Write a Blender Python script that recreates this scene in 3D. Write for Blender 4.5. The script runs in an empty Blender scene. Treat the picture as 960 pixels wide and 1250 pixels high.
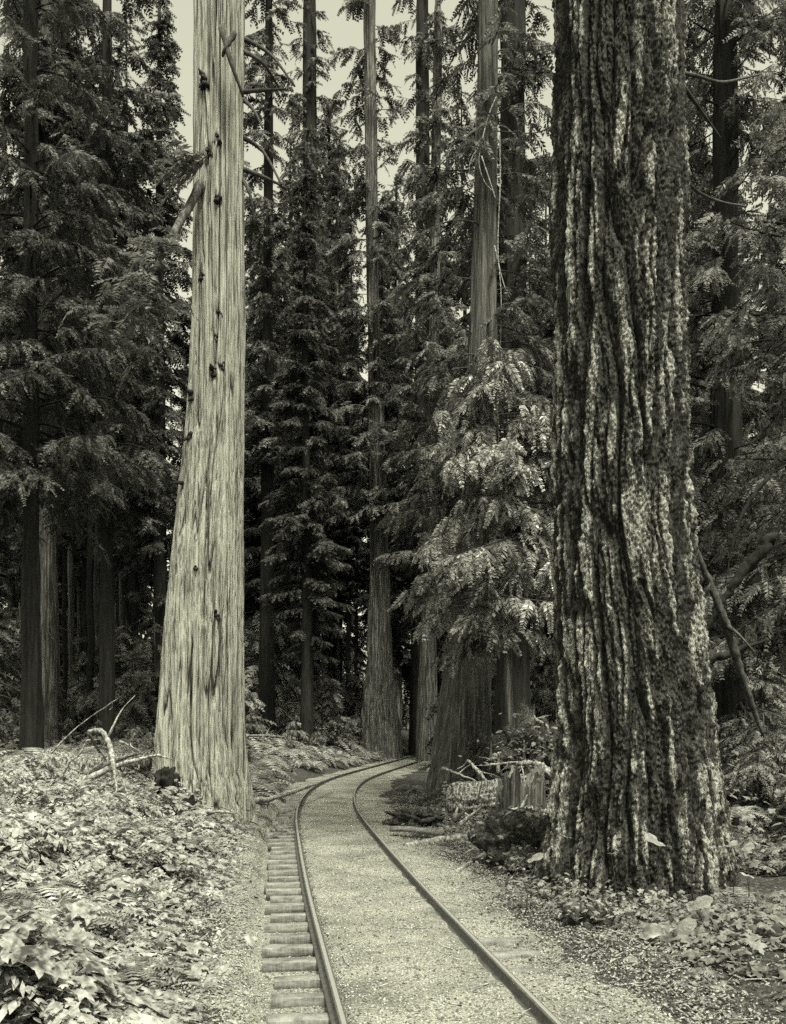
import bpy, math, random
import numpy as np
R = math.radians
sc = bpy.context.scene
C = sc.collection
# ------------------------------------------------------------------ camera, sky, sun, exposure
F, HZ, CH = 1170.0, 885.0, 2.2           # focal length (px of the 960 px frame), horizon row, camera height
cam = bpy.data.cameras.new('camera'); co = bpy.data.objects.new('camera', cam); C.objects.link(co)
cam.sensor_fit = 'HORIZONTAL'; cam.sensor_width = 36; cam.lens = F/960*36
cam.shift_y = (HZ-625)/960; cam.clip_start = .1; cam.clip_end = 3000
co.location = (0, 0, CH); co.rotation_euler = (R(90), 0, 0); sc.camera = co
SUN_EL, SUN_AZ = 64, 16                  # sun behind the camera, a little to the right
TINT = (1.0, .99, .77)
w = bpy.data.worlds.new('World'); sc.world = w; w.use_nodes = True
nt = w.node_tree; bg = nt.nodes['Background']
sky = nt.nodes.new('ShaderNodeTexSky'); sky.sky_type = 'NISHITA'; sky.sun_disc = False
sky.sun_elevation = R(SUN_EL); sky.sun_rotation = R(180-SUN_AZ)
sky.air_density = 1.5; sky.dust_density = 4
bw = nt.nodes.new('ShaderNodeRGBToBW'); mx = nt.nodes.new('ShaderNodeMix'); mx.data_type = 'RGBA'; mx.blend_type = 'MULTIPLY'
mx.inputs[0].default_value = 1; mx.inputs[7].default_value = (*TINT, 1)
nt.links.new(sky.outputs[0], bw.inputs[0]); nt.links.new(bw.outputs[0], mx.inputs[6]); nt.links.new(mx.outputs[2], bg.inputs[0])
bg.inputs[1].default_value = .15
sl = bpy.data.lights.new('sun', 'SUN'); so = bpy.data.objects.new('sun', sl); C.objects.link(so)
sl.energy = 2.7; sl.angle = R(10); sl.color = (1.0, .985, .78)
so.rotation_euler = (R(90-SUN_EL), 0, R(SUN_AZ)); so.location = (20, -40, 60)
vs = sc.view_settings; vs.view_transform = 'Standard'; vs.look = 'None'; vs.gamma = 1; vs.exposure = 1.12
sc.cycles.use_denoising = False; sc.cycles.max_bounces = 5; sc.cycles.diffuse_bounces = 3; sc.cycles.transparent_max_bounces = 4
sc.cycles.transmission_bounces = 3; sc.cycles.glossy_bounces = 2

rng = np.random.default_rng(7)
def P(px, py, z): return np.array([(px-480)*z/F, z, CH+(HZ-py)*z/F])
# ------------------------------------------------------------------ noise
_perm = np.random.default_rng(3).permutation(4096)
_g = np.random.default_rng(4).normal(size=(4096, 3)); _g /= np.linalg.norm(_g, axis=1)[:, None]
def noise(x, y, z):
    x, y, z = np.broadcast_arrays(np.asarray(x, float), np.asarray(y, float), np.asarray(z, float))
    xi, yi, zi = np.floor(x).astype(int), np.floor(y).astype(int), np.floor(z).astype(int)
    xf, yf, zf = x-xi, y-yi, z-zi
    u, v, t = xf**3*(xf*(6*xf-15)+10), yf**3*(yf*(6*yf-15)+10), zf**3*(zf*(6*zf-15)+10)
    out = 0
    for a in (0, 1):
        wa = u if a else 1-u
        for b in (0, 1):
            wb = v if b else 1-v
            for c in (0, 1):
                wc = t if c else 1-t
                h = _perm[(_perm[(_perm[(xi+a) & 4095]+yi+b) & 4095]+zi+c) & 4095]
                g = _g[h]
                out = out+wa*wb*wc*(g[..., 0]*(xf-a)+g[..., 1]*(yf-b)+g[..., 2]*(zf-c))
    return out*1.6
def sstep(a, b, x):
    t = np.clip((np.asarray(x, float)-a)/(b-a), 0, 1); return t*t*(3-2*t)
# ------------------------------------------------------------------ mesh helpers
class MB:
    def __init__(s): s.v = []; s.q = []; s.t = []; s.n = 0
    def add(s, v, q=None, t=None):
        v = np.asarray(v, float)
        s.v.append(v)
        if q is not None and len(q): s.q.append(np.asarray(q)+s.n)
        if t is not None and len(t): s.t.append(np.asarray(t)+s.n)
        s.n += len(v)
    def build(s, name, mat, parent=None, smooth=False, loc=None, attr=None):
        V = np.concatenate(s.v) if s.v else np.zeros((0, 3))
        if loc is not None: V = V-np.asarray(loc)
        Q = np.concatenate(s.q) if s.q else np.zeros((0, 4), int)
        T = np.concatenate(s.t) if s.t else np.zeros((0, 3), int)
        me = bpy.data.meshes.new(name)
        me.vertices.add(len(V)); me.vertices.foreach_set('co', V.astype(np.float32).ravel())
        idx = np.concatenate([Q.ravel(), T.ravel()]).astype(np.int32)
        me.loops.add(len(idx)); me.loops.foreach_set('vertex_index', idx)
        st = np.concatenate([np.arange(len(Q))*4, len(Q)*4+np.arange(len(T))*3]).astype(np.int32)
        me.polygons.add(len(st)); me.polygons.foreach_set('loop_start', st)
        try: me.polygons.foreach_set('loop_total', np.concatenate([np.full(len(Q), 4), np.full(len(T), 3)]).astype(np.int32))
        except Exception: pass
        if smooth: me.polygons.foreach_set('use_smooth', np.ones(len(st), bool))
        if attr is not None:
            for k, a in attr.items():
                at = me.attributes.new(k, 'FLOAT', 'POINT'); at.data.foreach_set('value', np.asarray(a, np.float32).ravel())
        me.update(calc_edges=True)
        me.materials.append(mat)
        o = bpy.data.objects.new(name, me); C.objects.link(o)
        if parent is not None: o.parent = parent
        return o
def tag(o, label=None, cat=None, group=None, kind=None):
    if label: o['label'] = label
    if cat: o['category'] = cat
    if group: o['group'] = group
    if kind: o['kind'] = kind
    return o
def thing(name, loc, label, cat, group=None):
    o = bpy.data.objects.new(name, None); C.objects.link(o); o.location = tuple(float(a) for a in loc); o.empty_display_size = .3
    return tag(o, label, cat, group)
def copy_tree(o, parent=None):
    c = o.copy(); C.objects.link(c); c.parent = parent
    for ch in [k for k in o.children]: copy_tree(ch, c)
    return c
def smoothpath(pts, n):
    """Catmull-Rom through the points, n samples per span"""
    p = np.asarray(pts, float); p = np.vstack([2*p[0]-p[1], p, 2*p[-1]-p[-2]]); out = []
    for i in range(1, len(p)-2):
        t = np.linspace(0, 1, n, endpoint=False)[:, None]
        out.append(.5*((2*p[i])+(-p[i-1]+p[i+1])*t+(2*p[i-1]-5*p[i]+4*p[i+1]-p[i+2])*t**2+(-p[i-1]+3*p[i]-3*p[i+1]+p[i+2])*t**3))
    out.append(p[-2][None]); return np.vstack(out)
def tube(mb, pts, rad, sides=7, cap=True, rough=0.0, seed=0):
    p = np.asarray(pts, float); n = len(p); r = np.interp(np.linspace(0, 1, n), np.linspace(0, 1, len(rad)), rad) if np.ndim(rad) else np.full(n, rad)
    t = np.gradient(p, axis=0); t /= np.linalg.norm(t, axis=1)[:, None]+1e-9
    up = np.array([.13, .21, 1.]) if abs(t[0, 2]) < .9 else np.array([1., .1, .2])
    a = np.cross(t, up); a /= np.linalg.norm(a, axis=1)[:, None]+1e-9; b = np.cross(t, a)
    th = np.arange(sides)/sides*2*math.pi
    rr = r[:, None]*np.ones(sides)
    if rough:
        rr = rr*(1+rough*noise(np.cos(th)[None]*2+seed, np.sin(th)[None]*2, np.arange(n)[:, None]*.6))
    V = p[:, None]+rr[..., None]*(np.cos(th)[None, :, None]*a[:, None]+np.sin(th)[None, :, None]*b[:, None])
    V = V.reshape(-1, 3); i = np.arange(n-1)[:, None]*sides; j = np.arange(sides)[None]; k = (j+1) % sides
    q = np.stack([i+j, i+k, i+sides+k, i+sides+j], -1).reshape(-1, 4); tr = []
    if cap:
        V = np.vstack([V, p[0], p[-1]]); c0, c1 = n*sides, n*sides+1
        for jj in range(sides):
            tr.append((c0, (jj+1) % sides, jj)); tr.append((c1, (n-1)*sides+jj, (n-1)*sides+(jj+1) % sides))
    mb.add(V, q, tr)
def frames(fwd, up, roll=None):
    """matrices (n,3,3) whose columns are forward, side, normal"""
    f = fwd/np.linalg.norm(fwd, axis=1)[:, None]
    s = np.cross(up, f); s /= np.linalg.norm(s, axis=1)[:, None]+1e-9; n = np.cross(f, s)
    if roll is not None:
        c, d = np.cos(roll)[:, None], np.sin(roll)[:, None]; s, n = s*c+n*d, n*c-s*d
    return np.stack([f, s, n], -1)
def scatter(mb, protos, pos, M, scale, which=None, r=rng):
    """add a copy of one of the prototypes (verts, tris) at each position"""
    if which is None: which = r.integers(0, len(protos), len(pos))
    for k, (pv, pt) in enumerate(protos):
        m = which == k
        if not m.any(): continue
        V = np.einsum('nij,vj->nvi', M[m]*scale[m][:, None, None], pv)+pos[m][:, None]
        T = pt[None]+(np.arange(m.sum())*len(pv))[:, None, None]
        mb.add(V.reshape(-1, 3), None, T.reshape(-1, 3))
# ------------------------------------------------------------------ materials
def new_mat(name):
    m = bpy.data.materials.new(name); m.use_nodes = True; t = m.node_tree
    return m, t, t.nodes['Principled BSDF'], t.nodes['Material Output']
def N(t, typ, **kw):
    n = t.nodes.new(typ)
    for k, v in kw.items(): setattr(n, k, v)
    return n
def nz(t, scale, vec=None, detail=4, rough=.6, dist=0):
    n = N(t, 'ShaderNodeTexNoise'); n.inputs['Scale'].default_value = scale; n.inputs['Detail'].default_value = detail
    n.inputs['Roughness'].default_value = rough; n.inputs['Distortion'].default_value = dist
    if vec is not None: t.links.new(vec, n.inputs['Vector'])
    return n.outputs['Fac']
def ramp(t, fac, stops):
    n = N(t, 'ShaderNodeValToRGB'); e = n.color_ramp.elements
    while len(e) < len(stops): e.new(.5)
    for el, (p, c) in zip(e, stops):
        el.position = p; el.color = (c, c*1.0, c*.97, 1)
    t.links.new(fac, n.inputs[0]); return n.outputs[0]
def coords(t, sx=1, sy=1, sz=1, kind='Object'):
    c = N(t, 'ShaderNodeTexCoord'); m = N(t, 'ShaderNodeMapping'); m.inputs['Scale'].default_value = (sx, sy, sz)
    t.links.new(c.outputs[kind], m.inputs[0]); return m.outputs[0]
def mixc(t, a, b, fac, mode='MIX'):
    n = N(t, 'ShaderNodeMix', data_type='RGBA', blend_type=mode)
    for s, v in ((6, a), (7, b), (0, fac)):
        if isinstance(v, (int, float)): n.inputs[s].default_value = v if s == 0 else (v, v, v*.97, 1)
        else: t.links.new(v, n.inputs[s])
    return n.outputs[2]
def bump(t, h, strength, dist, bsdf):
    b = N(t, 'ShaderNodeBump'); b.inputs['Strength'].default_value = strength; b.inputs['Distance'].default_value = dist
    t.links.new(h, b.inputs['Height']); t.links.new(b.outputs[0], bsdf.inputs['Normal'])
def bark_mat(name, stops, sxy=9, sz=.5, fine=40, bs=.5, bd=.02, rough=.9, blotch=None, attr=None):
    m, t, b, o = new_mat(name); b.inputs['Roughness'].default_value = rough; b.inputs['Specular IOR Level'].default_value = .2
    v = coords(t, sxy, sxy, sz); n1 = nz(t, 1, v, 6, .65, .3)
    v2 = coords(t, fine, fine, fine*.025 if name == 'cedar_bark' else fine*.06); n2 = nz(t, 1, v2, 3, .6)
    ad = N(t, 'ShaderNodeMath', operation='MULTIPLY_ADD'); t.links.new(n2, ad.inputs[0]); ad.inputs[1].default_value = .45
    t.links.new(n1, ad.inputs[2]); sb = N(t, 'ShaderNodeMath', operation='SUBTRACT'); t.links.new(ad.outputs[0], sb.inputs[0]); sb.inputs[1].default_value = .225
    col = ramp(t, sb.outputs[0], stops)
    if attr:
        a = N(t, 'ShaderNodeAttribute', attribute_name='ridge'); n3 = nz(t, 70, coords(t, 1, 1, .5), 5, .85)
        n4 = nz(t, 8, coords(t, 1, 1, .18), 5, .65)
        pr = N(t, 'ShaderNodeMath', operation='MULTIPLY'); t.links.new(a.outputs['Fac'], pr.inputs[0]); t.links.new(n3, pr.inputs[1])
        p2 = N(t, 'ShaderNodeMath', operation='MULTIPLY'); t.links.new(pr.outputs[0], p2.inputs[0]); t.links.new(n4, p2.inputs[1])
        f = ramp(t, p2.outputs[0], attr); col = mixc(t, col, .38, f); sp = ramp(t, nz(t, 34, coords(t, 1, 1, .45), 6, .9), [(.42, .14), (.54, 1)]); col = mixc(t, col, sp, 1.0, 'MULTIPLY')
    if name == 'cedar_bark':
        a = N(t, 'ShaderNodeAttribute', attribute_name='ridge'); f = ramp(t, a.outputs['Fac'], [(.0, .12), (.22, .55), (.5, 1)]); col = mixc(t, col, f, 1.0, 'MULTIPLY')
    if blotch:
        n5 = nz(t, blotch[0], coords(t, 1, 1, .12), 5, .65); f = ramp(t, n5, blotch[1]); col = mixc(t, col, f, 1.0, 'MULTIPLY')
    t.links.new(col, b.inputs['Base Color']); bump(t, sb.outputs[0], bs, bd, b)
    return m
def leaf_mat(name, lo, hi, scale=1.3, trans=.35, rough=.5, spec=.4, rnd=.35):
    m, t, b, o = new_mat(name)
    n1 = nz(t, scale, coords(t), 3, .6); n2 = nz(t, scale*9, coords(t), 2, .5)
    a = N(t, 'ShaderNodeMath', operation='ADD'); t.links.new(n1, a.inputs[0]); t.links.new(n2, a.inputs[1])
    h = N(t, 'ShaderNodeMath', operation='MULTIPLY'); t.links.new(a.outputs[0], h.inputs[0]); h.inputs[1].default_value = .5
    col = ramp(t, h.outputs[0], [(.38, lo), (.62, hi)])
    oi = N(t, 'ShaderNodeObjectInfo'); mr = N(t, 'ShaderNodeMapRange'); t.links.new(oi.outputs['Random'], mr.inputs[0])
    mr.inputs[3].default_value = 1-rnd; mr.inputs[4].default_value = 1+rnd
    cb = N(t, 'ShaderNodeVectorMath', operation='SCALE'); t.links.new(col, cb.inputs[0]); t.links.new(mr.outputs[0], cb.inputs['Scale'])
    t.links.new(cb.outputs[0], b.inputs['Base Color']); b.inputs['Roughness'].default_value = rough; b.inputs['Specular IOR Level'].default_value = spec
    tr = N(t, 'ShaderNodeBsdfTranslucent'); t.links.new(cb.outputs[0], tr.inputs[0]); ms = N(t, 'ShaderNodeMixShader'); ms.inputs[0].default_value = trans
    t.links.new(b.outputs[0], ms.inputs[1]); t.links.new(tr.outputs[0], ms.inputs[2]); t.links.new(ms.outputs[0], o.inputs[0])
    return m
M = {}
M['cedar'] = bark_mat('cedar_bark', [(.34, .03), (.42, .15), (.52, .36), (.72, .48)], 20, .2, 100, 1, .02, blotch=(7, [(.34, .55), (.48, 1)], 0))
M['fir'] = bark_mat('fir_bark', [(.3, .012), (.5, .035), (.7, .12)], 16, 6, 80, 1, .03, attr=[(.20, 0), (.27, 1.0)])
M['midbark'] = bark_mat('grey_bark', [(.33, .02), (.5, .08), (.66, .24)], 11, .4, 26, .7, .03)
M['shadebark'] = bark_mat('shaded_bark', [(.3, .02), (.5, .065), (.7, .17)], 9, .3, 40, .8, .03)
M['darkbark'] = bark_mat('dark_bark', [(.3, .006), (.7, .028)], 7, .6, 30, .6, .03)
M['deadwood'] = bark_mat('weathered_wood', [(.34, .05), (.5, .22), (.66, .46)], 14, 14, 60, .5, .01)
M['darkwood'] = bark_mat('dark_wood', [(.3, .02), (.7, .10)], 12, 12, 60, .5, .01)
M['knot'] = bark_mat('knot_wood', [(.3, .008), (.7, .04)], 30, 30, 80, .6, .01)
M['tie'] = bark_mat('tie_wood', [(.3, .07), (.5, .17), (.7, .27)], 5, 20, 60, .6, .01)
M['log'] = bark_mat('log_bark', [(.36, .015), (.5, .12), (.62, .42)], 22, 9, 60, 1, .03)
M['cutwood'] = bark_mat('cut_wood', [(.3, .06), (.5, .17), (.7, .26)], 10, 10, 50, .6, .02)
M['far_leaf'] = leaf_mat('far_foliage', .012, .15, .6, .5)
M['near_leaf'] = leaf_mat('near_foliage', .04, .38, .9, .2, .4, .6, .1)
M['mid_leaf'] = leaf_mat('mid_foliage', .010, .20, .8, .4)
M['fern'] = leaf_mat('fern_leaf', .10, .40, 1.2, .3)
M['cover'] = leaf_mat('cover_leaf', .05, .46, 2.0, .25, .5, .4, .05)
M['pale_leaf'] = leaf_mat('pale_leaf', .12, .32, 9, .25, .5, .4, .2)
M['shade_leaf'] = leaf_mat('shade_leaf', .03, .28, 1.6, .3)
M['litter'] = leaf_mat('litter_leaf', .03, .32, 6, .1, .8, .2, .05)
m, t, b, o = new_mat('rail_steel'); M['rail'] = m
cr = ramp(t, nz(t, 14, coords(t), 4), [(.3, .06), (.7, .14)]); t.links.new(cr, b.inputs['Base Color']); b.inputs['Metallic'].default_value = .2; b.inputs['Roughness'].default_value = .6
m, t, b, o = new_mat('worn_steel'); M['worn'] = m; b.inputs['Base Color'].default_value = (.3, .3, .29, 1); b.inputs['Roughness'].default_value = .45; b.inputs['Metallic'].default_value = .3
m, t, b, o = new_mat('gravel'); M['gravel'] = m
v = coords(t); vo = N(t, 'ShaderNodeTexVoronoi'); vo.inputs['Scale'].default_value = 38; t.links.new(v, vo.inputs['Vector'])
c1 = ramp(t, nz(t, 60, v, 3, .7), [(.32, .07), (.5, .31), (.65, .44)]); c2 = ramp(t, vo.outputs['Distance'], [(.0, 1.0), (.55, .9), (.9, .45)])
c3 = mixc(t, c1, c2, 1.0, 'MULTIPLY'); c4 = ramp(t, nz(t, 1.1, v, 4, .6), [(.32, .5), (.6, 1.0)]); c5 = mixc(t, c3, c4, 1.0, 'MULTIPLY')
t.links.new(c5, b.inputs['Base Color']); b.inputs['Roughness'].default_value = .95; b.inputs['Specular IOR Level'].default_value = .1
bump(t, vo.outputs['Distance'], 1, .02, b)
def stone_mat(name, lo, hi):
    m, t, b, o = new_mat(name); g = N(t, 'ShaderNodeNewGeometry')
    c = ramp(t, g.outputs['Random Per Island'], [(0, lo), (1, hi)]); t.links.new(c, b.inputs['Base Color']); b.inputs['Roughness'].default_value = .9; return m
M['stone'] = stone_mat('stone', .04, .38)
m, t, b, o = new_mat('forest_soil'); M['soil'] = m; v = coords(t)
c1 = ramp(t, nz(t, 18, v, 5, .7), [(.35, .02), (.55, .07), (.7, .2)]); t.links.new(c1, b.inputs['Base Color']); b.inputs['Roughness'].default_value = 1
b.inputs['Specular IOR Level'].default_value = .1; bump(t, nz(t, 30, v, 4, .7), 1, .05, b)
# ------------------------------------------------------------------ terrain
_ky = np.array([-20, 0, 4, 7.8, 11.6, 15.85, 22, 26.2, 31, 36, 40, 47, 54, 61, 71, 85, 105, 140])
_kx = np.array([4.2, 1.4, .77, .25, -.27, -.79, -1.50, -1.82, -1.98, -1.85, -1.48, -.5, .5, 1.5, 3.4, 6.6, 12., 25.])
_yy = np.linspace(-20, 140, 1601); _xx = np.interp(_yy, _ky, _kx)
_k = np.exp(-.5*(np.arange(-40, 41)/16.)**2); _k /= _k.sum(); _xs = np.convolve(np.pad(_xx, 40, mode='reflect', reflect_type='odd'), _k, 'valid')
def track_x(y): return np.interp(y, _yy, _xs)
def G(x, y, rough=True):
    x = np.asarray(x, float); y = np.asarray(y, float); d = x-track_x(y)
    left = sstep(1.7, 3.6, -d)*.42+sstep(3.5, 7, -d)*(.18+.35*sstep(16, 23, y))
    right = sstep(2.6, 5, d)*.12+sstep(4.2, 6.5, d)*.35*sstep(16, 22, y)+sstep(5, 12, d)*.35
    h = left+right
    h = h+sstep(30, 80, y)*sstep(2.4, 8, np.abs(d))*.7
    if rough:
        m = sstep(1.5, 3, np.abs(d))
        h = h+m*(.16*noise(x*.5, y*.5, 1.3)+.07*noise(x*1.6, y*1.6, 5.3))+.012*noise(x*3, y*3, 9.1)
        h = h-(.125+.08*sstep(10.5, 14, y))*sstep(.66, .76, -d)*(1-sstep(1.32, 1.55, -d))*(1-sstep(26, 34, y))-.07*sstep(.72, .82, d)*(1-sstep(1.25, 1.5, d))*sstep(8.3, 8.8, y)*(1-sstep(9.9, 10.4, y))
    return h
def sheet(name, xs, ys, mat, dz=0, mask=None):
    X, Y = np.meshgrid(xs, ys); Z = G(X, Y)+dz; n, k = X.shape
    V = np.stack([X, Y, Z], -1).reshape(-1, 3); i = np.arange(n-1)[:, None]*k; j = np.arange(k-1)[None]
    q = np.stack([i+j, i+j+1, i+j+k+1, i+j+k], -1).reshape(-1, 4)
    mb = MB(); mb.add(V, q); return mb.build(name, mat, smooth=True)
def dens(a, b, n, p): 
    t = np.linspace(-1, 1, n); return (a+b)/2+(b-a)/2*np.sign(t)*np.abs(t)**p
ys = np.concatenate([np.linspace(-60, 3, 20), np.linspace(3.3, 34, 330), np.linspace(34.5, 90, 110), np.geomspace(92, 900, 40)])
xs = np.concatenate([-np.geomspace(900, 15, 36), np.linspace(-14.5, 14.5, 330), np.geomspace(15, 900, 36)])
tag(sheet('ground', xs, ys, M['soil']), kind='structure')
# gravel bed that follows the track
yb = np.concatenate([np.linspace(-6, 34, 420), np.linspace(34.4, 86, 120)]); ds = np.linspace(-1, 1, 61)
Yb = yb[:, None]*np.ones(61); hw = 2.05+.25*noise(yb*.8, 0*yb, 3.3)+.12*noise(yb*3, 0*yb, 7.3); hw2 = 1.95+.4*noise(yb*.6, 0*yb, 13.3)+.2*noise(yb*2.6, 0*yb, 17.3)
D = np.where(ds[None] < 0, ds[None]*hw[:, None], ds[None]*hw2[:, None]); Xb = track_x(Yb)+D
Zb = G(Xb, Yb)+.02-.05*np.abs(ds[None])**8
V = np.stack([Xb, Yb, Zb], -1).reshape(-1, 3); i = np.arange(len(yb)-1)[:, None]*61; j = np.arange(60)[None]
mb = MB(); mb.add(V, np.stack([i+j, i+j+1, i+j+62, i+j+61], -1).reshape(-1, 4)); tag(mb.build('gravel_path', M['gravel'], smooth=True), kind='structure')
# ------------------------------------------------------------------ railway track
def tangent(y): return np.array([track_x(y+.2)-track_x(y-.2), .4])/math.hypot(track_x(y+.2)-track_x(y-.2), .4)
tr0 = thing('railway_track', (track_x(6), 6, 0), 'narrow railway track curving right through the forest, timber sleepers sunk in gravel', 'railway track')
prof = np.array([(-.027, .112), (.027, .112), (.029, .095), (.010, .085), (.010, .02), (.06, .005), (.06, -.03), (-.06, -.03), (-.06, .005), (-.010, .02), (-.010, .085), (-.029, .095)])
ry = np.concatenate([np.linspace(1, 40, 160), np.linspace(40.5, 84, 90)])
for side in (-1, 1):
    tg = np.array([tangent(y) for y in ry]); nx, ny = tg[:, 1], -tg[:, 0]
    cx = track_x(ry)+nx*side*.74; cy = ry+ny*side*.74
    V = np.stack([cx[:, None]+nx[:, None]*prof[None, :, 0], cy[:, None]+ny[:, None]*prof[None, :, 0], np.zeros_like(ry)[:, None]+prof[None, :, 1]+.012], -1).reshape(-1, 3)
    k = len(prof); i = np.arange(len(ry)-1)[:, None]*k; j = np.arange(k)[None]; jn = (j+1) % k
    mb = MB(); mb.add(V, np.stack([i+j, i+jn, i+k+jn, i+k+j], -1).reshape(-1, 4)); rl_ = mb.build('rail', M['rail'], tr0, loc=tr0.location)
    top = np.array([(-.016, .1135), (.016, .1135)]); V = np.stack([cx[:, None]+nx[:, None]*top[None, :, 0], cy[:, None]+ny[:, None]*top[None, :, 0], np.zeros_like(ry)[:, None]+top[None, :, 1]+.013], -1).reshape(-1, 3)
    i = np.arange(len(ry)-1)*2; mb = MB(); mb.add(V, np.stack([i, i+1, i+3, i+2], -1)); mb.build('worn_running_surface', M['worn'], rl_, loc=tr0.location)
def sleeper(mb, y, left, right, z, dz, wd):
    tg = tangent(y); n = np.array([tg[1], -tg[0]]); c = np.array([track_x(y), y]); a = (rng.random()-.5)*.04
    tg = tg+n*a; us = np.linspace(-left, right, 22); sec = np.array([(-.5, -.5), (.5, -.5), (.5, .46), (.47, .5), (-.47, .5), (-.5, .46)])
    V = []
    for u in us:
        for s in sec:
            jit = noise(u*4+y*3, s[0]*2, s[1]*2+y)*.012
            V.append([c[0]+n[0]*u+tg[0]*(s[0]*wd+jit), c[1]+n[1]*u+tg[1]*(s[0]*wd+jit), z+s[1]*dz+jit*.7])
    q = []; 
    for i in range(21):
        for j in range(6): q.append((i*6+j, i*6+(j+1) % 6, i*6+6+(j+1) % 6, i*6+6+j))
    b0 = [(0, 1, 2, 3), (0, 3, 4, 5), (126+3, 126+2, 126+1, 126), (126+5, 126+4, 126+3, 126)]
    mb.add(V, q+b0)
yt = 5.2; k = 0; far = MB()
while yt < 84:
    up = .0+.012*(rng.random()-.5)
    lf = 1.20+rng.random()*.12; rt = 1.1+rng.random()*.15
    tz = -.098+up
    if k in (7, 8, 12): tz = -.083; rt = 1.42      # a few right-hand ends lie proud of the gravel
    if k < 96:
        mb = MB(); sleeper(mb, yt, lf, rt, tz, .14, .155+.03*rng.random()); mb.build('sleeper', M['tie'], tr0, loc=tr0.location)
    else: sleeper(far, yt, lf, rt, tz, .14, .22)
    k += 1; yt += .54+rng.random()*.05
o = far.build('sleeper', M['tie'], tr0, loc=tr0.location); tag(o, kind='stuff')
# ------------------------------------------------------------------ leaf prototypes
def spray_proto(r, n=7, w=.42, lw=.05, droop=.25, two=True):
    V, T = [], []
    for i in range(n):
        t = (i+.4)/n; p = np.array([t, 0, -droop*t*t])
        for s in (-1, 1):
            a = R(r.uniform(38, 62)); L = w*(1-t*.72)*r.uniform(.75, 1.15)*(0.55+min(1, t*3)*.45)
            d = np.array([math.cos(a), s*math.sin(a), -r.uniform(.1, .6)])*L; q = np.array([math.sin(a), -s*math.cos(a), r.uniform(-.5, .5)])*lw*r.uniform(.8, 1.3)
            b = len(V)
            if two: V += [p, p+d*.45+q, p+d, p+d*.45-q]; T += [(b, b+1, b+2), (b, b+2, b+3)]
            else: V += [p-q*.7, p+d, p+q*1.1]; T += [(b, b+1, b+2)]
    b = len(V); V += [np.array([0, -.012, 0]), np.array([0, .012, 0]), np.array([1.05, 0, -droop*1.1])]; T.append((b, b+1, b+2))
    return np.array(V), np.array(T)
r1 = np.random.default_rng(11)
NEAR = [spray_proto(r1, 13, .34, .036, .5) for _ in range(6)]
FAR = [spray_proto(r1, 6, .46, .085, .3, False) for _ in range(6)]
def make_branch(r, n, length, ns, rise, droop, sl, vee=(35, 75), pitch=(5, 50)):
    """axis points and the sprays of a conifer branch growing along +x"""
    s = np.linspace(0, 1, 9); L = length
    up = lambda s: L*(rise*s-droop*s**2+.30*droop*s**4)
    wig = r.uniform(-.3, .3)
    ax = np.stack([L*s*(1-.12*s), L*wig*np.sin(s*3), up(s)], -1)
    q = np.sort(r.uniform(.14, 1, ns)**.85); pos = np.stack([L*q*(1-.12*q), L*wig*np.sin(q*3), up(q)], -1)
    side = np.where(np.arange(ns) % 2, 1, -1)*np.ones(ns); a = np.radians(r.uniform(*vee, ns)+r.normal(0, 14, ns))*side*(1-.55*(q > .93))
    pt = np.radians(r.uniform(*pitch, ns))
    fw = np.stack([np.cos(a)*np.cos(pt), np.sin(a)*np.cos(pt), -np.sin(pt)], -1)
    sc_ = sl*(1.05-.55*np.abs(q-.45))*r.uniform(.7, 1.25, ns)
    return ax, pos, fw, sc_
def crown(r, hs, lens, protos, ns, sl, rise=(.0, .25), droop=(.3, .6), az=None, trunk=None, leaf=None, limbs=None, limb_r=.02, pitch=(5, 50), trunk_r=None, minr=.012):
    P_, F_, S_ = [], [], []
    for k, (h, L) in enumerate(zip(hs, lens)):
        a = r.uniform(0, 2*math.pi) if az is None else az[k]
        ax, pos, fw, s = make_branch(r, 9, L, max(3, int(ns*L)), r.uniform(*rise), r.uniform(*droop), sl, pitch=pitch)
        Rm = np.array([[math.cos(a), -math.sin(a), 0], [math.sin(a), math.cos(a), 0], [0, 0, 1]])
        o = np.array([*(trunk(h) if trunk else (0, 0)), h])
        P_.append(pos@Rm.T+o); F_.append(fw@Rm.T); S_.append(s)
        if limbs is not None: tube(limbs, ax@Rm.T+o, np.array([max(minr*2, limb_r*L), minr]), 4, False)
    P_, F_, S_ = np.vstack(P_), np.vstack(F_), np.concatenate(S_)
    up = np.tile([0, 0, 1.], (len(P_), 1))+r.normal(0, .4, (len(P_), 3))
    scatter(leaf, protos, P_, frames(F_, up, r.normal(0, .35, len(P_))), S_, r=r)
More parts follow.
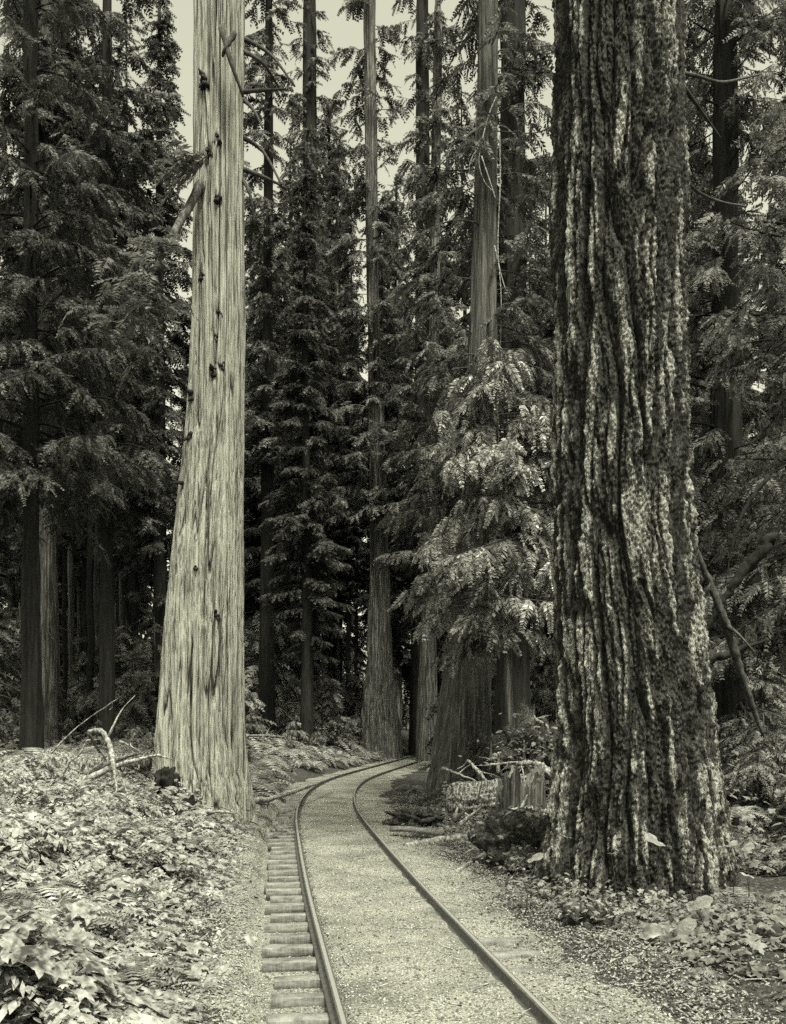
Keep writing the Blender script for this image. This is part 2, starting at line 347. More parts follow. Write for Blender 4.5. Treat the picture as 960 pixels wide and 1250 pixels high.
# ------------------------------------------------------------------ trunks
def trunk_mesh(prof, nth, nh, disp, base, top=None):
    """prof rows: height, centre x, centre y, radius (world).  disp(X,Y,h,theta)->offset, ridge"""
    p = np.array(prof, float); p = p[np.argsort(p[:, 0])]
    h = np.linspace(p[0, 0], p[-1, 0], nh); f = [np.interp(h, p[:, 0], p[:, k]) for k in (1, 2, 3)]
    if len(p) > 3:
        kk = np.exp(-.5*(np.arange(-12, 13)/5.)**2); kk /= kk.sum()
        f = [np.convolve(np.pad(a, 12, mode='reflect', reflect_type='odd'), kk, 'valid') for a in f]
    th = np.arange(nth)/nth*2*math.pi; H, TH = np.meshgrid(h, th, indexing='ij'); rad = f[2][:, None]*np.ones(nth)
    dd, ridge = disp(np.cos(TH)*rad, np.sin(TH)*rad, H, TH)
    rr = rad+dd
    V = np.stack([f[0][:, None]+np.cos(TH)*rr, f[1][:, None]+np.sin(TH)*rr, H], -1).reshape(-1, 3)
    i = np.arange(nh-1)[:, None]*nth; j = np.arange(nth)[None]; k = (j+1) % nth
    mb = MB(); mb.add(V, np.stack([i+j, i+k, i+nth+k, i+nth+j], -1).reshape(-1, 4))
    return mb, ridge.ravel(), lambda hh: np.array([np.interp(hh, h, f[0]), np.interp(hh, h, f[1]), np.interp(hh, h, f[2])])
def px_prof(rows, z):
    """rows of (row, left edge, right edge) seen at distance z -> centre line and radius"""
    return [(CH+(HZ-y)*z/F, ((l+r)/2-480)*z/F, z, (r-l)/2*z/F) for y, l, r in rows]

# --- the big pale cedar on the left
zc = 21.5
def cedar_disp(X, Y, H, TH):
    low = np.clip((4.5-H)/4.5, 0, 1)
    fl = .11*low**1.5*np.sin(TH*7+1+.5*np.sin(H))+.04*low*np.sin(TH*13+2)
    tw = H*.03
    a = noise(X*5.5+tw, Y*5.5, H*.16); b = noise(X*19, Y*19+tw, H*.3); c = noise(X*42, Y*42, H*.7)
    e2 = noise(X*36+tw, Y*36, H*.28); f1 = np.clip(1-np.abs(a)*6, 0, 1); f2 = np.clip(1-np.abs(b)*4.5, 0, 1); f3 = np.clip(1-np.abs(e2)*3, 0, 1)
    g2 = np.clip(.6+1.5*noise(X*4, Y*4, H*.5+9), 0, 1); d = fl-.07*f1**1.2-.04*f2*g2-.016*f3+.014*c+.03*noise(X*2.5, Y*2.5, H*.4)
    d = d-.16*np.exp(-((TH-4.42)/.085)**2)*sstep(15.3, 16.3, H)-.10*np.exp(-((TH-3.75)/.10)**2)*sstep(9, 12, H)
    for kx, ky in KN:
        kh = CH+(HZ-ky)*zc/F; kt = 1.5*math.pi+math.asin(max(-.98, min(.98, (kx-268)/33)))
        d = d-.07*np.exp(-((TH-kt)/.11)**2-((H-kh)/.16)**2)+.045*np.exp(-((TH-kt)/.2)**2-((H-kh)/.30)**2)
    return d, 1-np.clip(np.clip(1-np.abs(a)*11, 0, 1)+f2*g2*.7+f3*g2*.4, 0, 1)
KN = [(255, 118), (272, 190), (262, 202), (273, 262), (250, 352), (273, 392), (276, 457), (268, 468), (238, 490), (237, 538), (229, 598), (273, 758), (246, 703), (268, 423)]
cp = px_prof([(-60, 237, 299), (32, 237, 299), (200, 237, 298), (400, 234, 299), (500, 229, 298), (600, 219, 298), (700, 207, 297), (800, 198, 297), (850, 195, 296), (900, 192, 296), (940, 191, 299), (975, 189, 304), (1010, 186, 310)], zc)
top = cp[0]; cp = [(46, top[1], zc, .18), (30, top[1], zc, .42)]+cp
cedar = thing('cedar_tree', (cp[-1][1], zc, G(cp[-1][1], zc)), 'huge pale cedar with smooth silvery bark, dark knots and flared base left of the track', 'tree')
mb, rg, cf = trunk_mesh([r for r in cp if r[0] < 20.5], 720, 760, cedar_disp, None)
mb.build('trunk', M['cedar'], cedar, loc=cedar.location, smooth=True, attr={'ridge': rg})
mb, rg, _ = trunk_mesh([(19.5, *cf(19.4))]+[r for r in cp if r[0] > 21], 40, 60, lambda X, Y, H, T: (.02*noise(X*9, Y*9, H*.5), X*0+1), None)
up_ = mb.build('upper_trunk', M['cedar'], cedar, loc=cedar.location, smooth=True, attr={'ridge': rg})
rk = np.random.default_rng(5)
for kx, ky in KN:
    h = CH+(HZ-ky)*zc/F; cx, cy, cr_ = cf(h); s = max(-.95, min(.95, ((kx-480)*zc/F-cx)/cr_)); th = 1.5*math.pi+math.asin(s)
    n = np.array([math.cos(th), math.sin(th), 0]); c = np.array([cx, cy, h])+n*(cr_-.05); mb = MB(); big = rk.uniform(.65, 1.25)
    for q in range(7):          # broken stub of a shed branch: splintered spikes in a sunken socket
        off = rk.normal(0, .045*big, 3); off[2] *= 1.8
        tube(mb, [c+off-n*.05, c+off+n*.04*big, c+off*1.5+n*rk.uniform(.03, .08)*big+np.array([0, 0, rk.uniform(-.05, .02)])], [.055*big, .045*big, .008], 6, True, .5, q)
    mb.build('knot', M['knot'], cedar, loc=cedar.location)
mb = MB(); lf = MB()
def one_branch(pts, rad, sides, rough): 
    q = MB(); tube(q, pts, rad, sides, True, rough); q.build('branch', M['darkwood'], cedar, loc=cedar.location)
tube(mb, smoothpath([P(246, 222, zc-.5), P(232, 250, zc-.9), P(212, 285, zc-1.4), P(194, 318, zc-1.8), P(178, 350, zc-2)], 5), [.11, .09, .06, .03], 8, True, .4)
for a, b_, c_ in (((270, 32), (282, 75), (297, 118)), ((286, 40), (275, 60), (272, 68))):
    one_branch(smoothpath([P(*a, zc-1.), P(*b_, zc-1.1), P(*c_, zc-.9)], 5), [.07, .03], 6, .3)
for px, py, dx, dy in ((299, 118, 22, 38), (299, 112, 50, -4), (299, 165, 45, 60), (299, 205, 52, 25), (299, 60, 44, 50), (299, 215, 12, 60), (300, 45, 60, 60)):
    pts = [P(px-6, py, zc), P(px+dx*.5, py+dy*.35+rk.uniform(-4, 4), zc+rk.uniform(-.5, .5)), P(px+dx, py+dy, zc+rk.uniform(-.8, .8))]
    one_branch(smoothpath(pts, 5), [.055, .022], 5, .3)
mb.build('branch', M['midbark'], cedar, loc=cedar.location)
def fan(leaf, r, c, n, L, az0, az1, pitch=(-20, 40), protos=None, spread=.15):
    """a clutch of sprays radiating from a point"""
    a = np.radians(r.uniform(az0, az1, n)); pt = np.radians(r.uniform(*pitch, n)); fw = np.stack([np.cos(a)*np.cos(pt), np.sin(a)*np.cos(pt), -np.sin(pt)], -1)
    pos = np.array(c)+r.normal(0, spread, (n, 3)); scatter(leaf, protos or NEAR, pos, frames(fw, np.tile([0, 0, 1.], (n, 1)), r.normal(0, .3, n)), L*r.uniform(.6, 1.2, n), r=r)
fan(lf, rk, P(240, 195, zc-1), 16, .95, 150, 240, (-30, 40)); fan(lf, rk, P(205, 300, zc-1.6), 14, .8, 150, 330)
fan(lf, rk, P(180, 350, zc-2), 26, .9, 120, 360, spread=.35); fan(lf, rk, P(160, 372, zc-2), 24, .8, 120, 360, spread=.5)
crown(rk, np.linspace(21, 45, 70), 3.6-np.linspace(0, 2.6, 70)+rk.uniform(-.6, .6, 70), NEAR, 5, 1.1, trunk=lambda h: (cp[0][1], zc), leaf=lf, limbs=None, az=rk.uniform(-.4, 3.5, 70))
lf.build('crown', M['mid_leaf'], cedar, loc=cedar.location)

# --- the great fir on the right
zf = 12.4
def fir_disp(X, Y, H, TH):
    low = np.clip((3.2-H)/3.2, 0, 1)
    w1 = .07*noise(X*1.2, Y*1.2, H*.5+4); w2 = .035*noise(X*5+3, Y*5, H*2.0)
    Xw, Yw = X+w1+w2, Y-w1+w2
    a = noise(Xw*4.0, Yw*4.0, H*.30); a2 = noise(Xw*8.5+7, Yw*8.5, H*.75); c = noise(X*24+H*2, Y*24, H*5); e = noise(X*50, Y*50+H*5, H*17); pl = noise(X*13, Y*13, H*1.8+3)
    ra = np.clip(np.abs(a)*3.2, 0, 1); rb = np.clip(np.abs(a2)*3.0, 0, 1)
    d = .125*ra**.6+.055*rb**.8*(.4+.6*ra)+.03*np.floor(pl*4+c*1.2)/4+.035*np.floor(noise(X*7+3, Y*7, H*1.1)*5+e*.8)/5+.028*c+.022*e-.11
    d = d+low**1.3*(.10*np.sin(TH*6+.6)+.05*np.sin(TH*11+2))+.05*noise(X*.9, Y*.9, H*.5)
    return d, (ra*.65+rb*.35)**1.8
fp = px_prof([(-60, 680, 826), (32, 680, 826), (400, 680, 829), (600, 681, 835), (700, 682, 843), (800, 684, 855), (900, 684, 868), (950, 680, 875), (1000, 676, 878), (1050, 667, 884), (1090, 656, 890), (1130, 648, 898)], zf)
fx = (fp[-1][1]); fir = thing('fir_tree', (fx, zf, G(fx, zf)), 'massive dark fir with deeply furrowed flaky bark filling the right of the view', 'tree')
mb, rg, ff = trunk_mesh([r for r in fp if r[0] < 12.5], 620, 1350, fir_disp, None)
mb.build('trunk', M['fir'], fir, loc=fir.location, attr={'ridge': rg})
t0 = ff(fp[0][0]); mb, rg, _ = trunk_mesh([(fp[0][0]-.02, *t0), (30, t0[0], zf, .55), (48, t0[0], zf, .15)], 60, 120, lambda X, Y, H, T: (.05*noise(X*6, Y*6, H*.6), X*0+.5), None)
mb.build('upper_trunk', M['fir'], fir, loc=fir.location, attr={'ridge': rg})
mb = MB()
for pts in ([(824, 88), (850, 92), (880, 100), (905, 96), (930, 90)], [(826, 205), (850, 232), (880, 246), (912, 252)], [(826, 92), (838, 112), (850, 128)], [(832, 100), (860, 140), (880, 168)]):
    mb = MB(); z0 = zf+.2; tube(mb, smoothpath([P(x, y, z0+i*.25) for i, (x, y) in enumerate(pts)], 5), [.03, .012], 5, True, .3)
    mb.build('branch', M['darkwood'], fir, loc=fir.location)
lf = MB(); crown(rk, np.linspace(20, 47, 60), 4.0-np.linspace(0, 3, 60)+rk.uniform(-.6, .6, 60), FAR, 4, 1.3, trunk=lambda h: (t0[0], zf), leaf=lf)
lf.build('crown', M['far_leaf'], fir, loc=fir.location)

# --- the other trunks one can tell apart
def rough_disp(k1=.05, sc1=6, v=.25, seed=0):
    def f(X, Y, H, TH):
        a = noise(X*sc1+seed, Y*sc1, H*v); b = noise(X*sc1*3+seed, Y*sc1*3, H*v*2.2)
        return k1*(a*1.2-np.clip(1-np.abs(a)*5, 0, 1)*.8+b*.5), a
    return f
def simple_tree(name, rows, z, mat, label, cat='tree', group=None, H=55, hs=None, L=3.5, ns=6.5, sl=.85, leaf='mid_leaf', protos=None, seed=0, nth=70, nh=260, k1=.04, v=.25, azr=None, dr=(.3, .6)):
    pr = px_prof(rows, z); pr = [(H, pr[0][1], z, .1)]+pr; gx = pr[-1][1]; gz = float(G(gx, z))
    pr.append((min(gz-.3, pr[-1][0]-.1), gx, z, pr[-1][3]*1.08))
    o = thing(name, (gx, z, gz), label, cat, group); mb, rg, fn = trunk_mesh(pr, nth, nh, rough_disp(k1, 6, v, seed), None)
    r = np.random.default_rng(seed+100); lf = MB(); lim = MB()
    if hs:
        n = hs[2]; h = np.sort(hs[0]+(hs[1]-hs[0])*r.random(n)**1.6); ll = L*(1.05-.7*(h-hs[0])/(max(H, hs[1])-hs[0]+1))*r.uniform(.6, 1.15, n)
        az = None if azr is None else np.radians(r.uniform(azr[0], azr[1], n))
        crown(r, h, ll, protos or FAR, ns, sl, trunk=lambda hh: fn(hh)[:2], leaf=lf, limbs=lim, az=az, limb_r=.012, droop=dr, rise=(-.1, .5))
    if hs: [mb.add(*a) for a in [(np.concatenate(lim.v), np.concatenate(lim.q))]]
    mb.build('trunk', M[mat], o, loc=o.location, smooth=True)
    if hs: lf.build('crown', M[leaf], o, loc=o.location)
    return o, fn
simple_tree('cedar_tree', [(32, 445, 458), (200, 447, 461), (300, 448, 462), (400, 449, 464), (500, 449, 468), (600, 452, 473), (700, 452, 475), (800, 449, 478), (862, 444, 485), (885, 440, 490)], 62, 'midbark',
            'slender grey cedar trunk standing beyond the ferns in the middle of the view', seed=1, k1=.10, v=.12, hs=(16, 55, 190), L=3.6, H=78)
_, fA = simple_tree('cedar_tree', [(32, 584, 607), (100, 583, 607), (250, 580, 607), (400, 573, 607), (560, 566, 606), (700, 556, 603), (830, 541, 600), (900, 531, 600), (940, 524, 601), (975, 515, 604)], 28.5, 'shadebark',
            'broad based cedar inside the bend of the track behind the small drooping cedar', seed=2, nth=160, nh=500, k1=.05, v=.25, hs=(8.5, 34, 120), L=3.4, ns=7, sl=.75, H=36, protos=NEAR)
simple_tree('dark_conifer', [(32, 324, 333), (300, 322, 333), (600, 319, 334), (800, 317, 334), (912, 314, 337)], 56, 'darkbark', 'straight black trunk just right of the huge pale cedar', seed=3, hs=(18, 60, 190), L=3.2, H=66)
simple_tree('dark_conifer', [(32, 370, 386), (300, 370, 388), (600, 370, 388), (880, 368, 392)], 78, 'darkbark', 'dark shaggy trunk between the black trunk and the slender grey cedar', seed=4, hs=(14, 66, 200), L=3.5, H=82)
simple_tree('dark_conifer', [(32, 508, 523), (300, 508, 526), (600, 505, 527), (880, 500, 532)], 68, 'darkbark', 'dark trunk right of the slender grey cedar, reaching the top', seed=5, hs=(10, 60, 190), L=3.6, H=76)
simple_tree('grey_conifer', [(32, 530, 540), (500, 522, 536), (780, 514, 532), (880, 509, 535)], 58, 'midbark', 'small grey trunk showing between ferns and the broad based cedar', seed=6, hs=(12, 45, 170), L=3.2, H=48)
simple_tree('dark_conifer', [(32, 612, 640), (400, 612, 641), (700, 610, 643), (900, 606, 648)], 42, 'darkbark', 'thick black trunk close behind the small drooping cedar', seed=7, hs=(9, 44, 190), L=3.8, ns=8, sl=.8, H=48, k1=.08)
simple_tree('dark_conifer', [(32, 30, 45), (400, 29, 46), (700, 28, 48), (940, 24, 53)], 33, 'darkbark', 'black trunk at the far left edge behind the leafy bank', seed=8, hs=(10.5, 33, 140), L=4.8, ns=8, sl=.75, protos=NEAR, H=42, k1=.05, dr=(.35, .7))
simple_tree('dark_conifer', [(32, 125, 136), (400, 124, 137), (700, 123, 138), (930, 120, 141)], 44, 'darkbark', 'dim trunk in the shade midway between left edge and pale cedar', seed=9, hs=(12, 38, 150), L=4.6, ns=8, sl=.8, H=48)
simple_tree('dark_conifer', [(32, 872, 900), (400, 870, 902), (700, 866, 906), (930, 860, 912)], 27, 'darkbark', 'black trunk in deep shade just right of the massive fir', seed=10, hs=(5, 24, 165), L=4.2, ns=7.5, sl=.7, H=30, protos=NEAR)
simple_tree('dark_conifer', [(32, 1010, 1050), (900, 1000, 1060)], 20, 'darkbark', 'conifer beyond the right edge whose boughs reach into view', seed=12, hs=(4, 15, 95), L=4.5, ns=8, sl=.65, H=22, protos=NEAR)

FANS = [spray_proto(r1, 17, .36, .042, .6) for _ in range(6)]
# --- small cedar with pale drooping fronds, inside the bend
zy = 25; yb_ = P(628, 930, zy); o = thing('young_cedar', (yb_[0], zy, G(yb_[0], zy)), 'small cedar with layers of pale drooping fronds inside the bend of the track', 'tree')
ry_ = np.random.default_rng(21); mb = MB(); tube(mb, smoothpath([(yb_[0], zy, 0.1), P(620, 800, zy), P(612, 650, zy), P(604, 430, zy)], 6), [.14, .10, .03], 9, True, .3); lim = MB(); lf = MB()
nb = 84; h = np.sort(ry_.uniform(4.5, 12.2, nb)); az = np.radians(np.where(ry_.random(nb) < .75, ry_.uniform(165, 375, nb), ry_.uniform(0, 360, nb)))
ll = np.interp(h, [4.5, 6, 9, 12.4], [2.0, 3.2, 2.7, .7])*ry_.uniform(.55, 1.1, nb)
crown(ry_, h, ll, FANS, 7, .72, rise=(.15, .5), droop=(.45, .9), trunk=lambda hh: ((np.interp(hh, [0, 12.4], [(628-480)*zy/F, (604-480)*zy/F])), zy), leaf=lf, limbs=lim, az=az, limb_r=.012, minr=.008, pitch=(20, 60))
mb.build('trunk', M['midbark'], o, loc=o.location); lim.build('branch', M['darkwood'], o, loc=o.location); lf.build('crown', M['near_leaf'], o, loc=o.location)

# --- the forest beyond: a few kinds, copied
KINDS = []
for kd in range(6):
    r = np.random.default_rng(200+kd); H = [62, 70, 55, 48, 66, 58][kd]; h0 = [14, 20, 9, 6, 16, 11][kd]; n = [230, 220, 240, 240, 230, 240][kd]
    root = thing('forest_conifer', (0, 0, 0), ['tall dark conifer with a long bare trunk in the forest beyond the bend', 'tallest kind of dark conifer standing in the forest beyond the bend', 'dense dark conifer with low drooping boughs in the forest beyond', 'shorter bushy conifer boughed almost to the ground in the forest beyond', 'tall loose conifer with gaps in its crown in the forest beyond', 'ragged middle sized conifer in the forest beyond'][kd], 'tree', 'conifers of the forest beyond the bend')
    mb = MB(); tp = np.stack([np.cumsum(r.normal(0, .05, 14)), np.cumsum(r.normal(0, .05, 14)), np.linspace(-1, H, 14)], -1); tube(mb, smoothpath(tp, 4), [.62, .45, .3, .08], 12, True, .2, kd)
    lf = MB(); hh = np.sort(r.uniform(h0, H, n)); L = np.interp((hh-h0)/(H-h0), [0, .25, 1], [3.6, 4.6, .6])*r.uniform(.55, 1.15, n)
    crown(r, hh, L, FAR, 8.5, 1.0, trunk=lambda q: (np.interp(q, tp[:, 2], tp[:, 0]), np.interp(q, tp[:, 2], tp[:, 1])), leaf=lf, limbs=mb, limb_r=.012, minr=.02)
    nd = 18; hd = r.uniform(3, h0, nd)       # dead lower snags
    for q in range(nd):
        a = r.uniform(0, 6.28); l = r.uniform(.5, 2); tube(mb, [(0, 0, hd[q]), (math.cos(a)*l, math.sin(a)*l, hd[q]-l*r.uniform(0, .6))], [.04, .012], 4, False)
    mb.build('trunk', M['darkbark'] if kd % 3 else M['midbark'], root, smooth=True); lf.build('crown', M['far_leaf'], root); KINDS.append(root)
rf = np.random.default_rng(31); cnt = 0; used = set()
def place(kd, x, y, s):
    o = KINDS[kd] if kd not in used else copy_tree(KINDS[kd]); used.add(kd)
    o.location = (x, y, float(G(x, y))); o.rotation_euler = (0, 0, rf.uniform(0, 6.28)); o.scale = (s, s, s)
GAPS = [(60, 110, 120), (310, 362, 230), (390, 445, 210), (470, 500, 300), (640, 675, 250), (845, 885, 100)]
SL = []
for kd in range(2):
    r = np.random.default_rng(250+kd); root = thing('slim_conifer', (0, 0, 0), 'slim bare trunk, one of many fading into the shade behind the bank and bend', 'tree', 'slim trunks in the shade'); H = 46
    mb = MB(); tp = np.stack([np.cumsum(r.normal(0, .07, 14)), np.cumsum(r.normal(0, .07, 14)), np.linspace(-.6, H, 14)], -1); tube(mb, smoothpath(tp, 4), [.25, .19, .14, .04], 10, True, .2, kd)
    lf = MB(); hh = np.sort(r.uniform(17, H, 110)); crown(r, hh, np.interp(hh, [17, 26, H], [1.6, 2.6, .4])*r.uniform(.5, 1.2, 110), FAR, 7.5, .95, trunk=lambda q: (np.interp(q, tp[:, 2], tp[:, 0]), np.interp(q, tp[:, 2], tp[:, 1])), leaf=lf, limbs=mb, limb_r=.01, minr=.014)
    for q in range(22):
        a = r.uniform(0, 6.28); l = r.uniform(.3, 1.6); h = r.uniform(2, 17); tube(mb, [(np.interp(h, tp[:, 2], tp[:, 0]), np.interp(h, tp[:, 2], tp[:, 1]), h), (math.cos(a)*l, math.sin(a)*l, h-l*r.uniform(0, .5))], [.025, .008], 4, False)
    mb.build('trunk', M['darkbark' if kd else 'shadebark'], root, smooth=True); lf.build('crown', M['far_leaf'], root); SL.append(root)
rq = np.random.default_rng(33); su = set()
for k in range(46):
    px = rq.uniform(40, 200) if k % 5 < 3 else rq.uniform(335, 440) if k % 5 == 3 else rq.uniform(480, 700); y = rq.uniform(54, 108) if px < 250 else rq.uniform(66, 84); x = (px-480)*y/F
    kd = 0 if k % 5 == 0 else 1; o = SL[kd] if kd not in su else copy_tree(SL[kd]); su.add(kd)
    o.location = (x, y, float(G(x, y))); s_ = rq.uniform(.6, 1.05); o.scale = (s_*rq.uniform(.8, 1.3), s_, s_); o.rotation_euler = (0, 0, rq.uniform(0, 6.28))
HK = [62, 70, 55, 48, 66, 58]
def S_of(px, y):
    for a, b, row in GAPS:
        if a-10 < px < b+10: return (885-row+rf.uniform(-20, 60))*y/F/60
    return rf.uniform(.55, 1.05)*(.72+.28*min(1, y/100))
for row, y0 in enumerate(np.arange(54, 122, 9)):
    w_ = .43*y0+5
    for x0 in np.arange(-w_, w_, 8.0+row*.3):
        x, y = x0+rf.uniform(-2.4, 2.4), y0+rf.uniform(-3, 3)
        px = 480+x*F/y
        if abs(x-track_x(y)) < 4 and y < 88: continue
        if y < 66 and 430 < px < 500: continue
        place((0, 1, 4, 5, 2)[rf.integers(0, 5)] if y < 82 and px < 480 else rf.integers(0, 6) if y < 84 else rf.integers(2, 4), x, y, S_of(px, y)*(1.15 if y > 84 else 1)); cnt += 1
for x, y, kd, s in ((17, 34, 2, .75), (13, 44, 4, .8), (-17, 47, 0, .9), (9.5, 47, 3, .75)):
    place(kd, x, y, s)
for x, y, kd, sc_ in ((-14, -26, 0, .6), (-5, -29, 3, .75), (4, -27, 2, .62), (12, -24, 5, .6), (20, -18, 4, .6), (-22, -20, 1, .55), (-24, -8, 3, .75), (24, -5, 2, .65), (-20, 4, 5, .55), (19, 8, 3, .7), (-1, -36, 4, .8), (-18, 15, 2, .6), (30, 18, 0, .6), (-28, 12, 0, .6), (-10, -38, 1, .7), (10, -38, 0, .8)):  # unseen copies added round the camera to keep low sky light off the forest
    place(kd, x, y, sc_)

# saplings / understorey shrubs far in the shade
rs = np.random.default_rng(41); SH = []
for kd in range(3):
    lf = MB(); root = thing('forest_shrub', (0, 0, 0), 'leafy understorey sapling growing in the shade between the far trunks', 'shrub', 'saplings between the far trunks')
    st = MB(); hh = np.sort(rs.uniform(.3, 4.6, 46)); crown(rs, hh, np.interp(hh, [0, 2, 4.8], [1.8, 2.1, .4])*rs.uniform(.6, 1.1, 46), FAR, 6, .8, leaf=lf, limbs=st, limb_r=.008)
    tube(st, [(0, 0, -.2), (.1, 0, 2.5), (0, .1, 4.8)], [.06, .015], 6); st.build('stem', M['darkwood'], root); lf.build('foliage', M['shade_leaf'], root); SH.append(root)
used2 = set()
for k in range(130):
    y = rs.uniform(44, 120); x = rs.uniform(-.45*y, .45*y)
    if (abs(x-track_x(y)) < 4.5 and y < 88) or (y < 62 and 430 < 480+x*F/y < 500): continue
    kd = k % 3; o = SH[kd] if kd not in used2 else copy_tree(SH[kd]); used2.add(kd)
    s = rs.uniform(.6, 2.0); o.location = (x, y, float(G(x, y))); o.scale = (s, s, s); o.rotation_euler = (0, 0, rs.uniform(0, 6.28))
#%%DETAILS
# ------------------------------------------------------------------ leaves, ferns, ground cover
def lobed_leaf(r, lobes=5, fold=.25, deep=.45):
    """broad leaf: base at the origin, tip along +x, about 1 long"""
    n = lobes*4+1; ang = np.linspace(-2.5, 2.5, n); rad = []
    for i, a in enumerate(ang):
        ph = abs(((i % 4)-2)/2); rad.append((1-deep*(1-ph)) if i % 4 in (1, 2, 3) else 1)
    rad = np.array(rad)*r.uniform(.92, 1.08, n)*(.42+.16*np.cos(ang)); rad[0] = rad[-1] = .25
    c = np.array([.42, 0]); x = c[0]+rad*np.cos(ang); y = rad*np.sin(ang)*1.05
    V = np.stack([x, y, -fold*np.abs(y)*.7-.18*(x-.3)**2+r.uniform(-.03, .03, n)], -1); V = np.vstack([V, [.35, 0, .05], [0, 0, 0]])
    T = [(n, i, i+1) for i in range(n-1)]+[(n, n-1, n+1), (n, n+1, 0)]
    return V, np.array(T)
def simple_leaf(r):
    V = np.array([(0, 0, 0), (.3, .17, .04), (.65, .16, .0), (1, 0, -.12), (.65, -.16, .0), (.3, -.17, .04), (.45, 0, -.05)]); V[:, 2] += r.uniform(-.03, .03, 7)
    return V, np.array([(6, 0, 1), (6, 1, 2), (6, 2, 3), (6, 3, 4), (6, 4, 5), (6, 5, 0)])
def heart_leaf(r):
    n = 34; th = np.linspace(.12, 2*math.pi-.12, n)-math.pi
    rad = .5*(1-.30*np.exp(-((np.abs(th)-math.pi)/.35)**2)*1.6+.10*np.cos(th)+.045*np.cos(th*9+r.uniform(0, 6))+.03*r.normal(0, 1, n)); x = .45+rad*np.cos(th); y = rad*np.sin(th)*1.08
    bend = r.uniform(.3, .8); f = lambda x, y: .35*np.abs(y)-bend*(y**2+.5*(x-.4)**2)+.03*np.sin(np.arctan2(y, x)*9)
    V = [[.15, 0, .0]]; 
    for k in (.55, 1): V += [[.15+(a-.15)*k, b*k, f(.15+(a-.15)*k, b*k)] for a, b in zip(x, y)]
    T = [(0, 1+i, 2+i) for i in range(n-1)]; 
    for i in range(n-1): T += [(1+i, 1+n+i, 2+n+i), (1+i, 2+n+i, 2+i)]
    return np.array(V), np.array(T)
rl = np.random.default_rng(51)
LOBED = [lobed_leaf(rl) for _ in range(4)]; SIMPLE = [simple_leaf(rl) for _ in range(4)]
CHIP = []
for _ in range(5):
    v = np.array([(1, 0, 0), (0, .8, 0), (-1, 0, 0), (0, -.8, 0), (0, 0, .6), (0, 0, -.5)])*rl.uniform(.6, 1.2, (6, 3)); CHIP.append((v, np.array([(0, 1, 4), (1, 2, 4), (2, 3, 4), (3, 0, 4), (1, 0, 5), (2, 1, 5), (3, 2, 5), (0, 3, 5)])))
def facing(r, n, tilt=30, lean=(0, 0)):
    a = r.uniform(0, 2*math.pi, n); t = np.radians(np.abs(r.normal(0, tilt, n))); b = r.uniform(0, 2*math.pi, n)
    up = np.stack([np.sin(t)*np.cos(b)+lean[0], np.sin(t)*np.sin(b)+lean[1], np.cos(t)], -1); fw = np.stack([np.cos(a), np.sin(a), -.25+0*a], -1)
    return frames(fw, up)
# the leafy bank left of the track
def in_trunk(x, y): return ((x+4.05)**2+(y-21.5)**2 < 1.2) | ((x-4.65)**2+(y-12.4)**2 < 1.55)
def cover(n, xr, yr, dmin, side, size, hmax, protos, mat, name, seed, thr=-.15, tilt=28, ycloser=1.0, lean=(0, -.25), dfun=None):
    r = np.random.default_rng(seed); u = r.random(n*3); y = yr[0]*(yr[1]/yr[0])**(u**ycloser); x = r.uniform(xr[0], xr[1], n*3); d = (x-track_x(y))*side
    cl = noise(x*1.1, y*1.1, 2.2)+.6*noise(x*3.1, y*3.1, 8.2)
    edge = .35*noise(x*1.7, y*1.7, 33.)
    ok = (d > dmin+edge) & (cl > thr+r.normal(0, .10, n*3)) & (np.abs(x) < .46*y+1.5) & ~in_trunk(x, y)
    x, y, d, cl = (a[ok][:n] for a in (x, y, d, cl)); m = len(x)
    mound = np.clip(.5+1.3*noise(x*.9, y*.9, 21.), 0, 1)
    hh = hmax*sstep(dmin-.2, dmin+1.3, d)*(.35+.65*mound)*r.uniform(.35, 1, m)**.7+.02
    z = G(x, y)+hh; s = r.uniform(*size, m)
    mb = MB(); scatter(mb, protos, np.stack([x, y, z], -1), facing(r, m, tilt, lean), s, r=r)
    return tag(mb.build(name, M[mat]), kind='stuff')
cover(15000, (-16, 0), (6, 25), 1.75, -1, (.06, .26), .55, LOBED+SIMPLE[:2], 'cover', 'leafy_ground_cover', 61, thr=-.02)
cover(9000, (-16, 0), (6, 25), 1.55, -1, (.05, .12), .30, SIMPLE, 'cover', 'small_leaf_ground_cover', 62, thr=-.35, tilt=40)
cover(2600, (-16, -1), (6, 26), 2.3, -1, (.4, .85), .5, NEAR, 'cover', 'bracken_mat', 63, thr=-.5, tilt=16)
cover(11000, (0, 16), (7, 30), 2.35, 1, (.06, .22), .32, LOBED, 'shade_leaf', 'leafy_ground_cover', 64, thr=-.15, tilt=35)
cover(16000, (0, 16), (7, 32), 1.8, 1, (.03, .09), .10, SIMPLE, 'litter', 'small_leaf_ground_cover', 65, thr=-.5, tilt=40)
cover(9000, (-40, 40), (24, 80), 2.4, -1, (.15, .42), .55, LOBED, 'fern', 'forest_floor_plants', 66, thr=-.25, tilt=35)
cover(9000, (-40, 40), (26, 80), 3.2, 1, (.15, .42), .45, LOBED, 'fern', 'forest_floor_plants', 67, thr=-.2, tilt=35)
cover(9000, (-16, 0), (6, 26), 1.7, -1, (.04, .10), .06, SIMPLE, 'litter', 'leaf_litter', 68, thr=-3, tilt=30)
cover(5000, (-16, 0), (6, 26), 1.9, -1, (.10, .2), .16, LOBED, 'litter', 'low_ground_cover', 69, thr=-3, tilt=35)
cover(7000, (2, 18), (9, 30), 3.0, 1, (.06, .16), .22, LOBED, 'litter', 'low_ground_cover', 70, thr=-.8, tilt=38)
